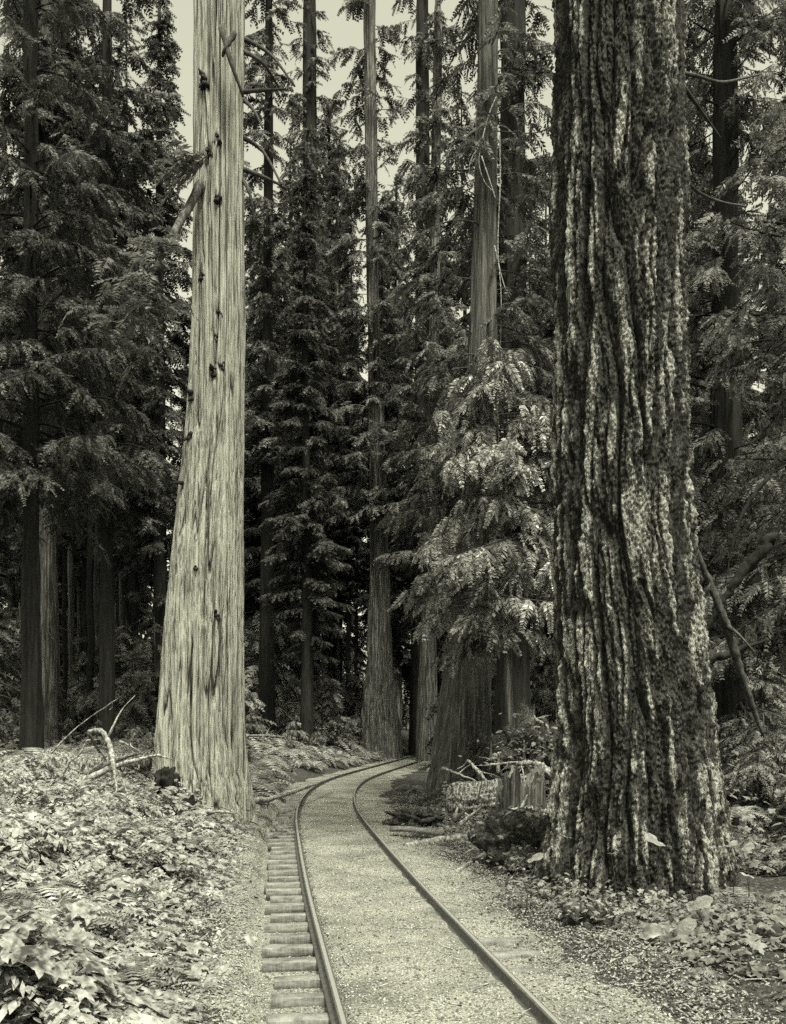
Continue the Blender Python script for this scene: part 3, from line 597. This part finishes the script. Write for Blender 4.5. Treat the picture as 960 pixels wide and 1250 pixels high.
# gravel stones, leaf litter, twigs
r = np.random.default_rng(71)
def bits(n, yr, dr, size, protos, mat, name, flat, p=1.0, off=.02, seed=1):
    r = np.random.default_rng(seed); y = yr[0]*(yr[1]/yr[0])**(r.random(n)**p); d = r.uniform(*dr, n); x = track_x(y)+d
    ok = (np.abs(np.abs(d)-.745) > .07) & ~in_trunk(x, y)&(np.abs(x) < .46*y+1)
    x, y, d = x[ok], y[ok], d[ok]; m = len(x); mb = MB()
    s = size[0]*(size[1]/size[0])**r.random(m)
    scatter(mb, protos, np.stack([x, y, G(x, y)+off+s*.1], -1), facing(r, m, flat), s, r=r)
    return tag(mb.build(name, M[mat]), kind='stuff')
bits(46000, (6, 26), (-2.3, 2.6), (.006, .024), CHIP, 'stone', 'loose_gravel', 60, 1.0, .018, 72)
bits(11000, (6, 30), (-2.2, 3.2), (.012, .05), SIMPLE, 'litter', 'leaf_litter', 25, 1.1, .03, 73)
bits(9000, (6, 34), (1.2, 9), (.03, .09), SIMPLE, 'litter', 'leaf_litter', 35, 1.1, .04, 74)
mb = MB()
for k in range(520):
    y = 6.5*(28/6.5)**r.random(); d = r.uniform(1.2, 5) if r.random() < .6 else r.uniform(-4, 2.5); x = track_x(y)+d
    if in_trunk(x, y) or abs(abs(d)-.745) < .15: continue
    a = r.uniform(0, 6.28); l = r.uniform(.06, .4); h = float(G(x, y))+.03
    c = np.array([x, y, h]); v = np.array([math.cos(a), math.sin(a), r.uniform(0, .15)])*l; tube(mb, [c, c+v*.5+r.normal(0, .01, 3), c+v], [.006, .003], 4, False)
tag(mb.build('twig_litter', M['deadwood']), kind='stuff')
# sword ferns
FERNS = []
for kd in range(3):
    r = np.random.default_rng(80+kd); fo = MB(); nf = 17; root = thing('sword_fern', (0, 0, 0), 'sword fern with arching fronds growing along the outside of the track bend', 'fern', 'ferns along the outside of the bend')
    for k in range(nf):
        a = k/nf*6.283+r.uniform(-.2, .2); L = r.uniform(.6, 1.0); up = r.uniform(.5, 1.1); n = 15; q = np.linspace(.06, 1, n)
        ax = lambda q: np.stack([np.cos(a)*L*q*.9, np.sin(a)*L*q*.9, L*(up*q-.95*up*q**2.2)], -1)
        p0 = ax(q); tg = ax(q+.03)-ax(q-.03); tg /= np.linalg.norm(tg, axis=1)[:, None]; sd = np.cross(tg, [0, 0, 1.]); sd /= np.linalg.norm(sd, axis=1)[:, None]
        w_ = .17*L*np.sin(np.pi*np.clip(q*.92+.08, 0, 1))**.7+.015
        for s in (-1, 1):
            tip = p0+sd*s*w_[:, None]+tg*w_[:, None]*.25-np.array([0, 0, .04])*w_[:, None]*6*.3; v = np.concatenate([p0-tg*.022*L, tip, p0+tg*.026*L]); i = np.arange(n)
            fo.add(v, None, np.stack([i, i+n, i+2*n], -1) if s > 0 else np.stack([i, i+2*n, i+n], -1))
    fo.build('fronds', M['fern'], root); cb = MB(); tube(cb, [(0, 0, -.1), (0, 0, .04), (0, 0, .12)], [.07, .07, .03], 8, True, .4); cb.build('rootstock', M['darkwood'], root); FERNS.append(root)
fused = set()
def put_fern(kd, x, y, s, label=None, group='ferns along the outside of the bend', dz=0):
    o = FERNS[kd] if kd not in fused else copy_tree(FERNS[kd]); fused.add(kd)
    o.location = (x, y, float(G(x, y))+dz); o.scale = (s, s, s); o.rotation_euler = (0, 0, random.Random(x*7+y).uniform(0, 6.28))
    if label: o['label'] = label
    if group: o['group'] = group
    elif 'group' in o.keys(): del o['group']
r = np.random.default_rng(90)
for k in range(170):
    y = 27*(72/27)**r.random(); d = -r.uniform(2.3, 11); put_fern(k % 3, track_x(y)+d, y, r.uniform(1.0, 2.0)*(1.35 if y > 42 and d < -3.4 else 1))
for k in range(12):
    y = r.uniform(26, 46); put_fern(k % 3, track_x(y)+r.uniform(2.8, 6), y, r.uniform(.6, 1.1), 'fern growing among the debris on the inside of the bend', 'ferns on the inside of the bend')
for px, py, z, s, lb in ((898, 975, 13.5, .75, 'fern beside the fir at the right edge, uppermost of three'), (915, 1075, 11.2, .7, 'fern at the right edge, middle of three beside the fir'), (918, 1135, 10.2, .8, 'fern at the right edge, lowest and nearest of three')):
    p = P(px, py, z); put_fern(0, p[0], z, s, lb, None, dz=p[2]-float(G(p[0], z))-.3)
for k in range(7):
    x, y = r.uniform(-7, -3.6), r.uniform(16, 24)
    if in_trunk(x, y): continue
    put_fern(k % 3, x, y, r.uniform(.6, .9), 'fern among the bright leaves on the bank left of the track', 'ferns on the leafy bank')
# single broad leaves on stems round the foot of the fir
BL = [(800, 1027, 10.5, .30, 'pale heart shaped leaf against the fir trunk, highest of the leaves there'), (692, 1022, 11.2, .14, 'tiny pale leaf on the left edge of the fir base'), (653, 1047, 11.2, .24, 'pale leaf left of the fir foot, larger and upper of a pair'), (640, 1072, 11.0, .18, 'pale leaf left of the fir foot, smaller and lower of a pair'),
      (853, 1104, 9.9, .34, 'large veined leaf standing below the right part of the fir'), (834, 1130, 9.6, .30, 'bright leaf just below the large veined leaf'), (792, 1137, 9.5, .28, 'greyish leaf low in front of the middle of the fir'), (748, 1042, 10.9, .13, 'small leaf sprouting on the middle of the fir base'),
      (893, 1031, 11.0, .17, 'small bright leaf right of the fir, above another'), (912, 1034, 10.8, .18, 'bright leaf touching the right edge of the view'), (912, 1068, 10.6, .2, 'ragged pale leaf low at the right edge'), (764, 1176, 8.8, .24, 'pale crumpled leaf on the litter at bottom right'),
      (872, 1185, 8.8, .22, 'broad leaf on the litter near the bottom right corner'), (227, 972, 20., .42, 'bright pale leaf on the dark stump at the pale cedar foot')]
for i, (px, py, z, s, lb) in enumerate(BL):
    p = P(px, py, z); g = min(float(G(p[0], z)), p[2]-.03); o = thing('broad_leaf', (p[0], z, g), lb, 'leaf'); r = np.random.default_rng(300+i)
    v, tt = heart_leaf(r); mb = MB(); a = r.uniform(-.9, .9)
    Mx = frames(np.array([[math.sin(a)*.9, -.55, .12]]), np.array([[0, -.6, .8]])); s = s*.8; v = (v-[.42, 0, 0])*s@Mx[0].T+p
    mb.add(v, None, tt); mb.build('blade', M['pale_leaf' if i not in (6, 8, 10) else 'fern'], o, loc=o.location)
    st = MB(); e = (np.array([-.4, 0, 0])*s)@Mx[0].T+p; tube(st, smoothpath([(p[0]+.02, z+.1, g-.02), (p[0]+.05, z+.05, (g+p[2])/2), e], 3), [.006, .004], 5); st.build('stem', M['darkwood'], o, loc=o.location)
# ------------------------------------------------------------------ fallen wood
def hash_(s_): return sum(ord(c)*(i+1) for i, c in enumerate(s_))
def stick(name, pts, rad, mat, label, cat='branch', sides=8, rough=.3, seed=0, group=None, twigs=()):
    """pts: (px row col, distance)"""
    def lay(q, r0=rad[0]*.5):      # nearer along the sight line until the wood lies on the ground, not in it
        z = q[2]
        for _ in range(90):
            p = P(q[0], q[1], z)
            if p[2] > float(G(p[0], z))+r0: break
            z *= .992
        return (q[0], q[1], z)
    pts = [lay(q) for q in pts]; twigs = [[lay(q, .01) for q in tw] for tw in twigs]
    w3 = [P(*q) for q in pts]; base = min(w3, key=lambda q: q[2]); mb = MB(); big = cat == 'branch'
    if cat in ('branch', 'pole'):
        rad = [q*.8 for q in rad]; rj = np.random.default_rng(abs(hash_(label))); sp = smoothpath(w3, 10); sp = sp+rj.normal(0, rad[0]*.12, sp.shape); tube(mb, sp, rad+[rad[-1]*.35], sides+2, True, .55, rj.uniform(0, 9))
        if big and not twigs and len(pts) > 2:
            twigs = []
            for q in range(rj.integers(2, 5)):
                a = pts[rj.integers(0, len(pts))]; e = rj.uniform(-1, 1, 2)*22; twigs.append([a, (a[0]+e[0]*.5+rj.uniform(-3, 3), a[1]+e[1]*.5, a[2]+.1), (a[0]+e[0], a[1]+e[1]*.8, a[2]+rj.uniform(-.3, .3))])
    else: tube(mb, smoothpath(w3, 5), rad, sides, True, rough, seed)
    if not twigs:
        o = mb.build(name, M[mat], None, loc=base, smooth=True); o.location = base; return tag(o, label, cat, group)
    o = thing(name, base, label, cat, group); mb.build('stem', M[mat], o, loc=base, smooth=True)
    for tw in twigs:
        t_ = MB(); tube(t_, smoothpath([P(*q) for q in tw], 4), [rad[-1]*.45+.006, .006], 5, True, .4); t_.build('twig', M[mat], o, loc=base)
    return o
stick('fallen_log', [(50, 932, 24.5), (110, 934, 24.6), (180, 930, 24.2)], [.30, .27, .24], 'log', 'mossy fallen log lying behind the leafy bank at left', 'log', 14, .35)
stick('dead_branch', [(108, 893, 20.5), (124, 893, 20.3), (134, 910, 20.1), (139, 937, 19.8), (143, 968, 19.5)], [.045, .07, .06], 'deadwood', 'pale dead branch arching over the left bank', twigs=[[(132, 900, 20.2), (148, 868, 20.4), (166, 848, 20.6)]])
stick('dead_branch', [(74, 950, 21), (84, 932, 21), (97, 921, 21), (106, 904, 21)], [.05, .03], 'deadwood', 'thin pale branch curving up left of the arching branch')
stick('dead_branch', [(62, 920, 21.5), (94, 888, 21.6), (137, 857, 21.8)], [.03, .015], 'deadwood', 'long thin twig rising diagonally above the left bank')
stick('dead_branch', [(96, 956, 20.3), (146, 934, 20.4), (192, 922, 20.5)], [.11, .07], 'deadwood', 'thick pale limb slanting up towards the foot of the pale cedar')
stick('dead_branch', [(110, 944, 20.8), (140, 930, 20.9), (186, 915, 21)], [.06, .03], 'darkwood', 'dark limb lying just above the thick pale limb')
stick('dead_branch', [(146, 905, 20.8), (160, 911, 20.8), (176, 921, 20.8)], [.04, .02], 'deadwood', 'short pale stick pointing down right beside the pale cedar')
stick('dead_branch', [(150, 952, 19.8), (158, 975, 19.6), (174, 996, 19.2)], [.035, .02], 'deadwood', 'thin stick dropping down the leafy bank left of the dark stump')
stick('dead_branch', [(108, 895, 20.6), (118, 912, 20.6), (128, 925, 20.6)], [.05, .03], 'darkwood', 'dark stick hanging inside the arching branch')
stick('dead_branch', [(220, 995, 19.6), (252, 991, 19.6), (288, 993, 19.6)], [.05, .06], 'deadwood', 'smooth stick lying across the foot of the pale cedar')
stick('dead_branch', [(302, 978, 22), (330, 975, 23), (372, 962, 26), (410, 948, 31)], [.09, .07], 'deadwood', 'long pale pole edging the outside of the track bend', sides=9)
stick('dead_branch', [(300, 899, 30), (325, 898, 30), (350, 900, 30)], [.05, .04], 'deadwood', 'thin pale stick across the black trunk base')
stick('dead_branch', [(494, 1032, 18.6), (545, 1026, 18.8), (600, 1020, 19), (640, 1008, 19), (668, 996, 19.2)], [.05, .12, .10, .13], 'deadwood', 'long bleached limb lying below the log on the right of the track', sides=9, rough=.5, twigs=[[(560, 1024, 18.9), (575, 1034, 18.6), (590, 1040, 18.4)]])
stick('dead_branch', [(558, 1064, 16.8), (580, 1050, 17), (602, 1038, 17.2), (626, 1044, 17.3)], [.04, .045, .03], 'deadwood', 'crooked pale stick just below the long bleached limb')
stick('dead_branch', [(572, 928, 23), (584, 942, 22.8), (598, 958, 22.5)], [.035, .06], 'deadwood', 'pale stick leaning down to the log from upper left')
stick('dead_branch', [(592, 960, 22.4), (590, 975, 22.3), (578, 990, 22.2)], [.05, .04], 'deadwood', 'short upright splinter on the shaggy log')
stick('dead_branch', [(600, 928, 24), (612, 921, 24), (628, 926, 24)], [.07, .09, .07], 'deadwood', 'short bright curved piece of wood above the shaggy log')
stick('dead_branch', [(636, 892, 24.5), (648, 904, 24.3), (660, 912, 24.2)], [.10, .15, .08], 'deadwood', 'thick bright chunk of wood high on the debris pile by the fir')
stick('dead_branch', [(654, 878, 24.5), (668, 888, 24.4), (672, 905, 24.3)], [.04, .07, .05], 'deadwood', 'bent pale branch right of the bright chunk')
stick('dead_branch', [(630, 932, 22.5), (655, 932, 22.4), (668, 942, 22.2), (681, 952, 22)], [.06, .08, .12], 'deadwood', 'pale broken limb sloping from the stump to the fir')
stick('dead_branch', [(598, 934, 23), (625, 931, 22.8), (645, 930, 22.6)], [.04, .03], 'deadwood', 'level thin branch across the top of the broken stump')
stick('dead_branch', [(540, 938, 25), (560, 945, 24.8), (590, 958, 24)], [.06, .04], 'deadwood', 'grey branch between the broad based cedar and the shaggy log')
stick('dead_branch', [(572, 1040, 18), (590, 1028, 18.2), (600, 1005, 18.6)], [.025, .015], 'deadwood', 'thin twig sticking up before the log')
stick('dead_branch', [(637, 935, 22), (640, 955, 21.8), (630, 980, 21.6)], [.02, .015], 'deadwood', 'thin root hanging down the face of the stump')
for i in range(84):
    r = np.random.default_rng(400+i); y0 = r.uniform(918, 1080); x0 = r.uniform(np.interp(y0, [918, 1000, 1080], [600, 548, 628]), 680); z = min(np.interp(y0, [915, 1080], [25, 15.5]), 2500/(y0-885)); a = r.uniform(-1.4, 1.6); l = r.uniform(8, 42)*(.6 if y0 > 1010 else 1)
    if x0 > 655: x0 -= 30
    stick('broken_stick', [(x0, y0, z), (x0+l*.5*math.cos(a), y0-l*.5*math.sin(a)+r.uniform(-3, 3), z), (x0+l*math.cos(a), y0-l*math.sin(a), z+r.uniform(-.3, .3))], [r.uniform(.018, .06)*z/20, .012], 'deadwood' if i % 3 else 'darkwood', 'broken stick tangled in the debris between track and fir' if i % 3 else 'dark broken stick tangled in the debris between track and fir', 'stick', 6, .3, i, 'broken sticks in the debris' if i % 3 else 'dark broken sticks in the debris')
# plank beside the rail
p0, p1 = P(478, 1012, 18.9), P(541, 1016, 18.4); mb = MB(); d = p1-p0; d /= np.linalg.norm(d); n = np.cross(d, [0, 0, 1.])
V = []
for i, s in enumerate(np.linspace(0, 1, 9)):
    c = p0+(p1-p0)*s+np.array([0, 0, .02*math.sin(s*5)])
    for a, b in ((-.09, -.05), (.09, -.05), (.085, .045), (-.085, .05)): V.append(c+n*a*(1+.1*math.sin(i*3))+np.array([0, 0, b]))
q = [(i*4+j, i*4+(j+1) % 4, i*4+4+(j+1) % 4, i*4+4+j) for i in range(8) for j in range(4)]+[(3, 2, 1, 0), (32, 33, 34, 35)]
mb.add(V, q); o = mb.build('plank', M['tie'], loc=p0); o.location = p0; tag(o, 'short weathered plank lying beside the right rail before the cedar', 'plank')
# shaggy log, broken stump, other lumps
def lump(name, px, py, z, rx, rz, ry, mat, label, cat, seed, amp=.25, fr=2.5, top=None, n=64, part=None):
    c = P(px, py, z); th, ph = np.meshgrid(np.linspace(0, 2*math.pi, n, endpoint=False), np.linspace(0, math.pi, n//2), indexing='xy')
    X, Y, Z = np.sin(ph)*np.cos(th), np.sin(ph)*np.sin(th), np.cos(ph)
    e = np.sign(Z)*np.abs(Z)**.7; k = 1+amp*noise(X*fr+seed, Y*fr, Z*fr)+amp*.5*noise(X*fr*3+seed, Y*fr*3, Z*fr*2)+amp*.3*noise(X*fr*8+seed, Y*fr*8, Z*fr*8)
    V = np.stack([X*rx*k, Y*ry*k, e*rz*k], -1).reshape(-1, 3)+c; i = np.arange(n//2-1)[:, None]*n; j = np.arange(n)[None]; kk = (j+1) % n
    mb = MB(); mb.add(V, np.stack([i+j, i+n+j, i+n+kk, i+kk], -1).reshape(-1, 4)); o = mb.build(name, M[mat], loc=c, smooth=True); o.location = c; return tag(o, label, cat)
c0, c1 = P(548, 984, 22.6), P(611, 980, 22.2); lg = thing('shaggy_log', c0, 'short thick log with shaggy bark lying right of the track', 'log')
ax = np.linspace(0, 1, 60)[:, None, None]; th = np.arange(90)/90*2*math.pi; d = (c1-c0)/np.linalg.norm(c1-c0); u = np.array([0, 0, 1.]); v = np.cross(d, u)
A, T_ = np.meshgrid(np.linspace(0, 1, 60), th, indexing='ij'); rr = .50*(1+.16*noise(np.cos(T_)*2, np.sin(T_)*2, A*2)+.16*noise(np.cos(T_)*7, np.sin(T_)*7, A*1.5)+.09*noise(np.cos(T_)*18, np.sin(T_)*18, A*7))*(1-.3*np.exp(-A*14))
V = c0+(c1-c0)*A[..., None]+rr[..., None]*(np.cos(T_)[..., None]*u+np.sin(T_)[..., None]*v)
i = np.arange(59)[:, None]*90; j = np.arange(90)[None]; k = (j+1) % 90; mb = MB(); mb.add(V.reshape(-1, 3), np.stack([i+j, i+k, i+90+k, i+90+j], -1).reshape(-1, 4)); mb.build('bark', M['log'], lg, loc=c0)
for nm, e, s in (('cut_end', V[-1], .96), ('cut_end', V[0], .96)):
    c = e.mean(0); mb = MB(); vv = np.vstack([c+(e-c)*1.0, c+(e-c)*.5+d*.02, c]); tt = [(180, 90+a, 90+(a+1) % 90) for a in range(90)]
    mb.add(vv, [(a, (a+1) % 90, 90+(a+1) % 90, 90+a) for a in range(90)], tt); mb.build(nm, M['cutwood'], lg, loc=c0)
def stump(name, px, ytop, ybot, z, r0, label, mat, seed, jag=.35):
    b = P(px, ybot, z); h1 = P(px, ytop, z)[2]-b[2]; o = thing(name, b, label, 'stump'); n = 80; th = np.arange(n)/n*2*math.pi; hs = np.linspace(-.25, 1, 40)
    H, T_ = np.meshgrid(hs, th, indexing='ij'); topv = 1-jag*np.clip(.5+.9*noise(np.cos(T_)*1.2+seed, np.sin(T_)*1.2, 0), 0, 1)-.12*np.abs(noise(np.cos(T_)*7+seed, np.sin(T_)*4, 0))-.15*np.abs(noise(np.cos(T_)*9+seed, np.sin(T_)*9, 0))
    rr = r0*(1.05+.35*np.clip(.5-H, 0, 1)**1.5+.16*noise(np.cos(T_)*2.5+seed, np.sin(T_)*2.5, H*.7)+.07*noise(np.cos(T_)*10, np.sin(T_)*10, H)+.03*noise(np.cos(T_)*25, np.sin(T_)*25, H*6))
    V = np.stack([np.cos(T_)*rr, np.sin(T_)*rr, H*h1*topv], -1); i = np.arange(39)[:, None]*n; j = np.arange(n)[None]; k = (j+1) % n
    mb = MB(); mb.add(V.reshape(-1, 3), np.stack([i+j, i+k, i+n+k, i+n+j], -1).reshape(-1, 4)); mb.build('bark', M[mat], o)
    mb = MB(); e = V[-1]; c = e.mean(0)-[0, 0, h1*.25]; mb.add(np.vstack([e, c+(e-c)*[.75, .75, .4], c]), [(a, (a+1) % n, n+(a+1) % n, n+a) for a in range(n)], [(2*n, n+a, n+(a+1) % n) for a in range(n)]); mb.build('rotten_top', M['cutwood'], o)
stump('broken_stump', 640, 922, 1008, 21.5, .44, 'grey broken stump with a torn top between shaggy log and fir', 'midbark', 3, .5)
stump('dark_stump', 212, 962, 1004, 20, .42, 'dark hollow stump at the left foot of the pale cedar', 'darkbark', 9, .5)
stump('rotten_snag', 643, 852, 900, 27, .22, 'short pale snag standing in the shade left of the fir', 'deadwood', 15, .3)
lump('root_mound', 655, 1035, 15, .75, .50, .8, 'soil', 'dark earthy root mound left of the fir foot', 'mound', 4, .5, 2.2)
lump('root_mound', 716, 1128, 10.6, .27, .17, .3, 'soil', 'small dark mossy lump on the ground below the fir', 'mound', 6, .5, 3)
lump('root_mound', 508, 1002, 21, .55, .22, .5, 'soil', 'low dark mound of earth at the foot of the broad based cedar', 'mound', 8, .5, 3)
lump('root_buttress', 205, 955, 20.5, .25, .30, .3, 'darkbark', 'dark rounded burl against the lower left of the pale cedar', 'burl', 10, .35, 3)
lump('root_mound', 655, 945, 24.5, 1.1, 1.1, 1.0, 'soil', 'dark bank of earth behind the log and stump', 'mound', 12, .5, 3)
rs2 = np.random.default_rng(44)
for k in range(15):
    y = rs2.uniform(15.5, 27); x = rs2.uniform(.335, .45)*y+.3; o = copy_tree(SH[k % 3]); s_ = rs2.uniform(.25, .5); o.location = (x, y, float(G(x, y))); o.scale = (s_, s_, s_)
    o['label'] = 'small leafy shrub in the deep shade right of the massive fir'; o['group'] = 'shrubs right of the fir'
for k in range(12):
    y = rs2.uniform(27, 36); x = track_x(y)+rs2.uniform(4.2, 8); o = copy_tree(SH[k % 3]); s_ = rs2.uniform(.22, .42); o.location = (x, y, float(G(x, y))); o.scale = (s_, s_, s_)
    o['label'] = 'small shrub in the shade behind the shaggy log and stump'; o['group'] = 'shrubs behind the debris'
for k in range(40):
    y = rs2.uniform(32, 70); x = track_x(y)-rs2.uniform(3.2, 9); o = copy_tree(SH[k % 3]); s_ = rs2.uniform(.2, .3)*(.6+y/60); o.location = (x, y, float(G(x, y))); o.scale = (s_, s_, s_)
    o['label'] = 'small shrub among the ferns outside the bend'; o['group'] = 'shrubs outside the bend'
r = np.random.default_rng(93)
for k in range(70):
    y = 24*(66/24)**r.random(); put_fern(k % 3, track_x(y)-r.uniform(1.9, 5), y, r.uniform(.8, 1.5))
for k in range(26):
    y = r.uniform(7.5, 19); x = track_x(y)-r.uniform(2.3, .42*y+.5); put_fern(k % 3, x, y, r.uniform(.45, .8), 'fern among the bright leaves on the bank left of the track', 'ferns on the leafy bank', dz=.12)
# clumps of leaves on the mounds
def clump(cx, cy, z, n, sp, size, mat, seed, protos, name, hz=.3):
    r = np.random.default_rng(seed); c = P(cx, cy, z); pos = c+r.normal(0, 1, (n, 3))*[sp, sp*.7, hz]; mb = MB()
    scatter(mb, protos, pos, facing(r, n, 35, (0, -.3)), r.uniform(*size, n), r=r); return mb, mat, name
mb = MB()
for (cx, cy, z, n, sp, sz, hz) in ((660, 1010, 15, 260, .5, (.06, .16), .35), (590, 958, 23.4, 160, .5, (.06, .16), .06), (620, 1035, 17.5, 260, .5, (.05, .13), .06), (560, 1010, 20, 160, .4, (.05, .12), .03), (650, 1060, 13.5, 200, .5, (.05, .13), .15), (720, 1100, 10.8, 300, .4, (.03, .09), .07), (800, 1112, 10.4, 420, .45, (.03, .10), .06), (870, 1110, 10.6, 420, .45, (.04, .13), .1), (680, 1085, 11.4, 300, .35, (.03, .10), .08), (655, 922, 23.8, 600, .55, (.07, .2), .38), (880, 1010, 14.5, 260, .5, (.08, .2), .5), (620, 1050, 16, 200, .6, (.05, .12), .15), (300, 1010, 19.5, 260, .5, (.06, .18), .12), (185, 980, 19, 160, .5, (.08, .22), .2)):
    r = np.random.default_rng(int(cx*7+cy)); c = P(cx, cy, z); pos = c+r.normal(0, 1, (n, 3))*[sp, sp*.7, hz]; scatter(mb, LOBED+SIMPLE, pos, facing(r, n, 40, (0, -.35)), r.uniform(*sz, n), r=r)
tag(mb.build('undergrowth_leaves', M['fern']), kind='stuff')
# leaning dead poles right of the fir
stick('leaning_pole', [(836, 642, 13.0), (862, 700, 13.1), (886, 760, 13.2), (905, 820, 13.4), (932, 900, 13.6)], [.035, .06, .075], 'darkwood', 'long dead pole leaning against the right side of the fir', 'pole', 8, .3, 3, None,
      [[(886, 762, 13.2), (905, 778, 13.1), (925, 800, 13.0)], [(868, 712, 13.1), (855, 745, 13.2), (862, 790, 13.3)]])
stick('leaning_pole', [(940, 580, 14), (912, 618, 14), (896, 660, 14), (886, 712, 14)], [.045, .03], 'darkbark', 'dark bent pole coming in from the right edge', 'pole')
stick('leaning_pole', [(945, 655, 14.6), (915, 690, 14.6), (885, 730, 14.6), (862, 770, 14.6)], [.13, .08], 'darkbark', 'thick dark limb crossing behind the long dead pole', 'pole')
stick('leaning_pole', [(850, 808, 14.2), (885, 800, 14.2), (940, 780, 14.2)], [.10, .07], 'darkbark', 'dark level limb behind the lower part of the long dead pole', 'pole')
# hanging vines on the broad based cedar
for i, pts in enumerate(([(606, 118, 27.3), (597, 140, 27.2), (588, 175, 27.1), (585, 200, 27.1), (592, 222, 27.1), (604, 235, 27.1)], [(586, 176, 27.1), (574, 198, 27.1), (574, 212, 27.1)], [(610, 165, 27.3), (611, 220, 27.3), (608, 300, 27.3), (612, 360, 27.3), (611, 430, 27.3)], [(588, 190, 27.1), (598, 220, 27.0), (606, 245, 27.0)], [(604, 300, 27.1), (612, 335, 27.0), (618, 355, 27.0)])):
    stick('hanging_vine', pts, [.02, .012], 'deadwood', 'pale vine hanging down the upper trunk of the broad based cedar', 'vine', 5, .2, i, 'vines on the broad based cedar')
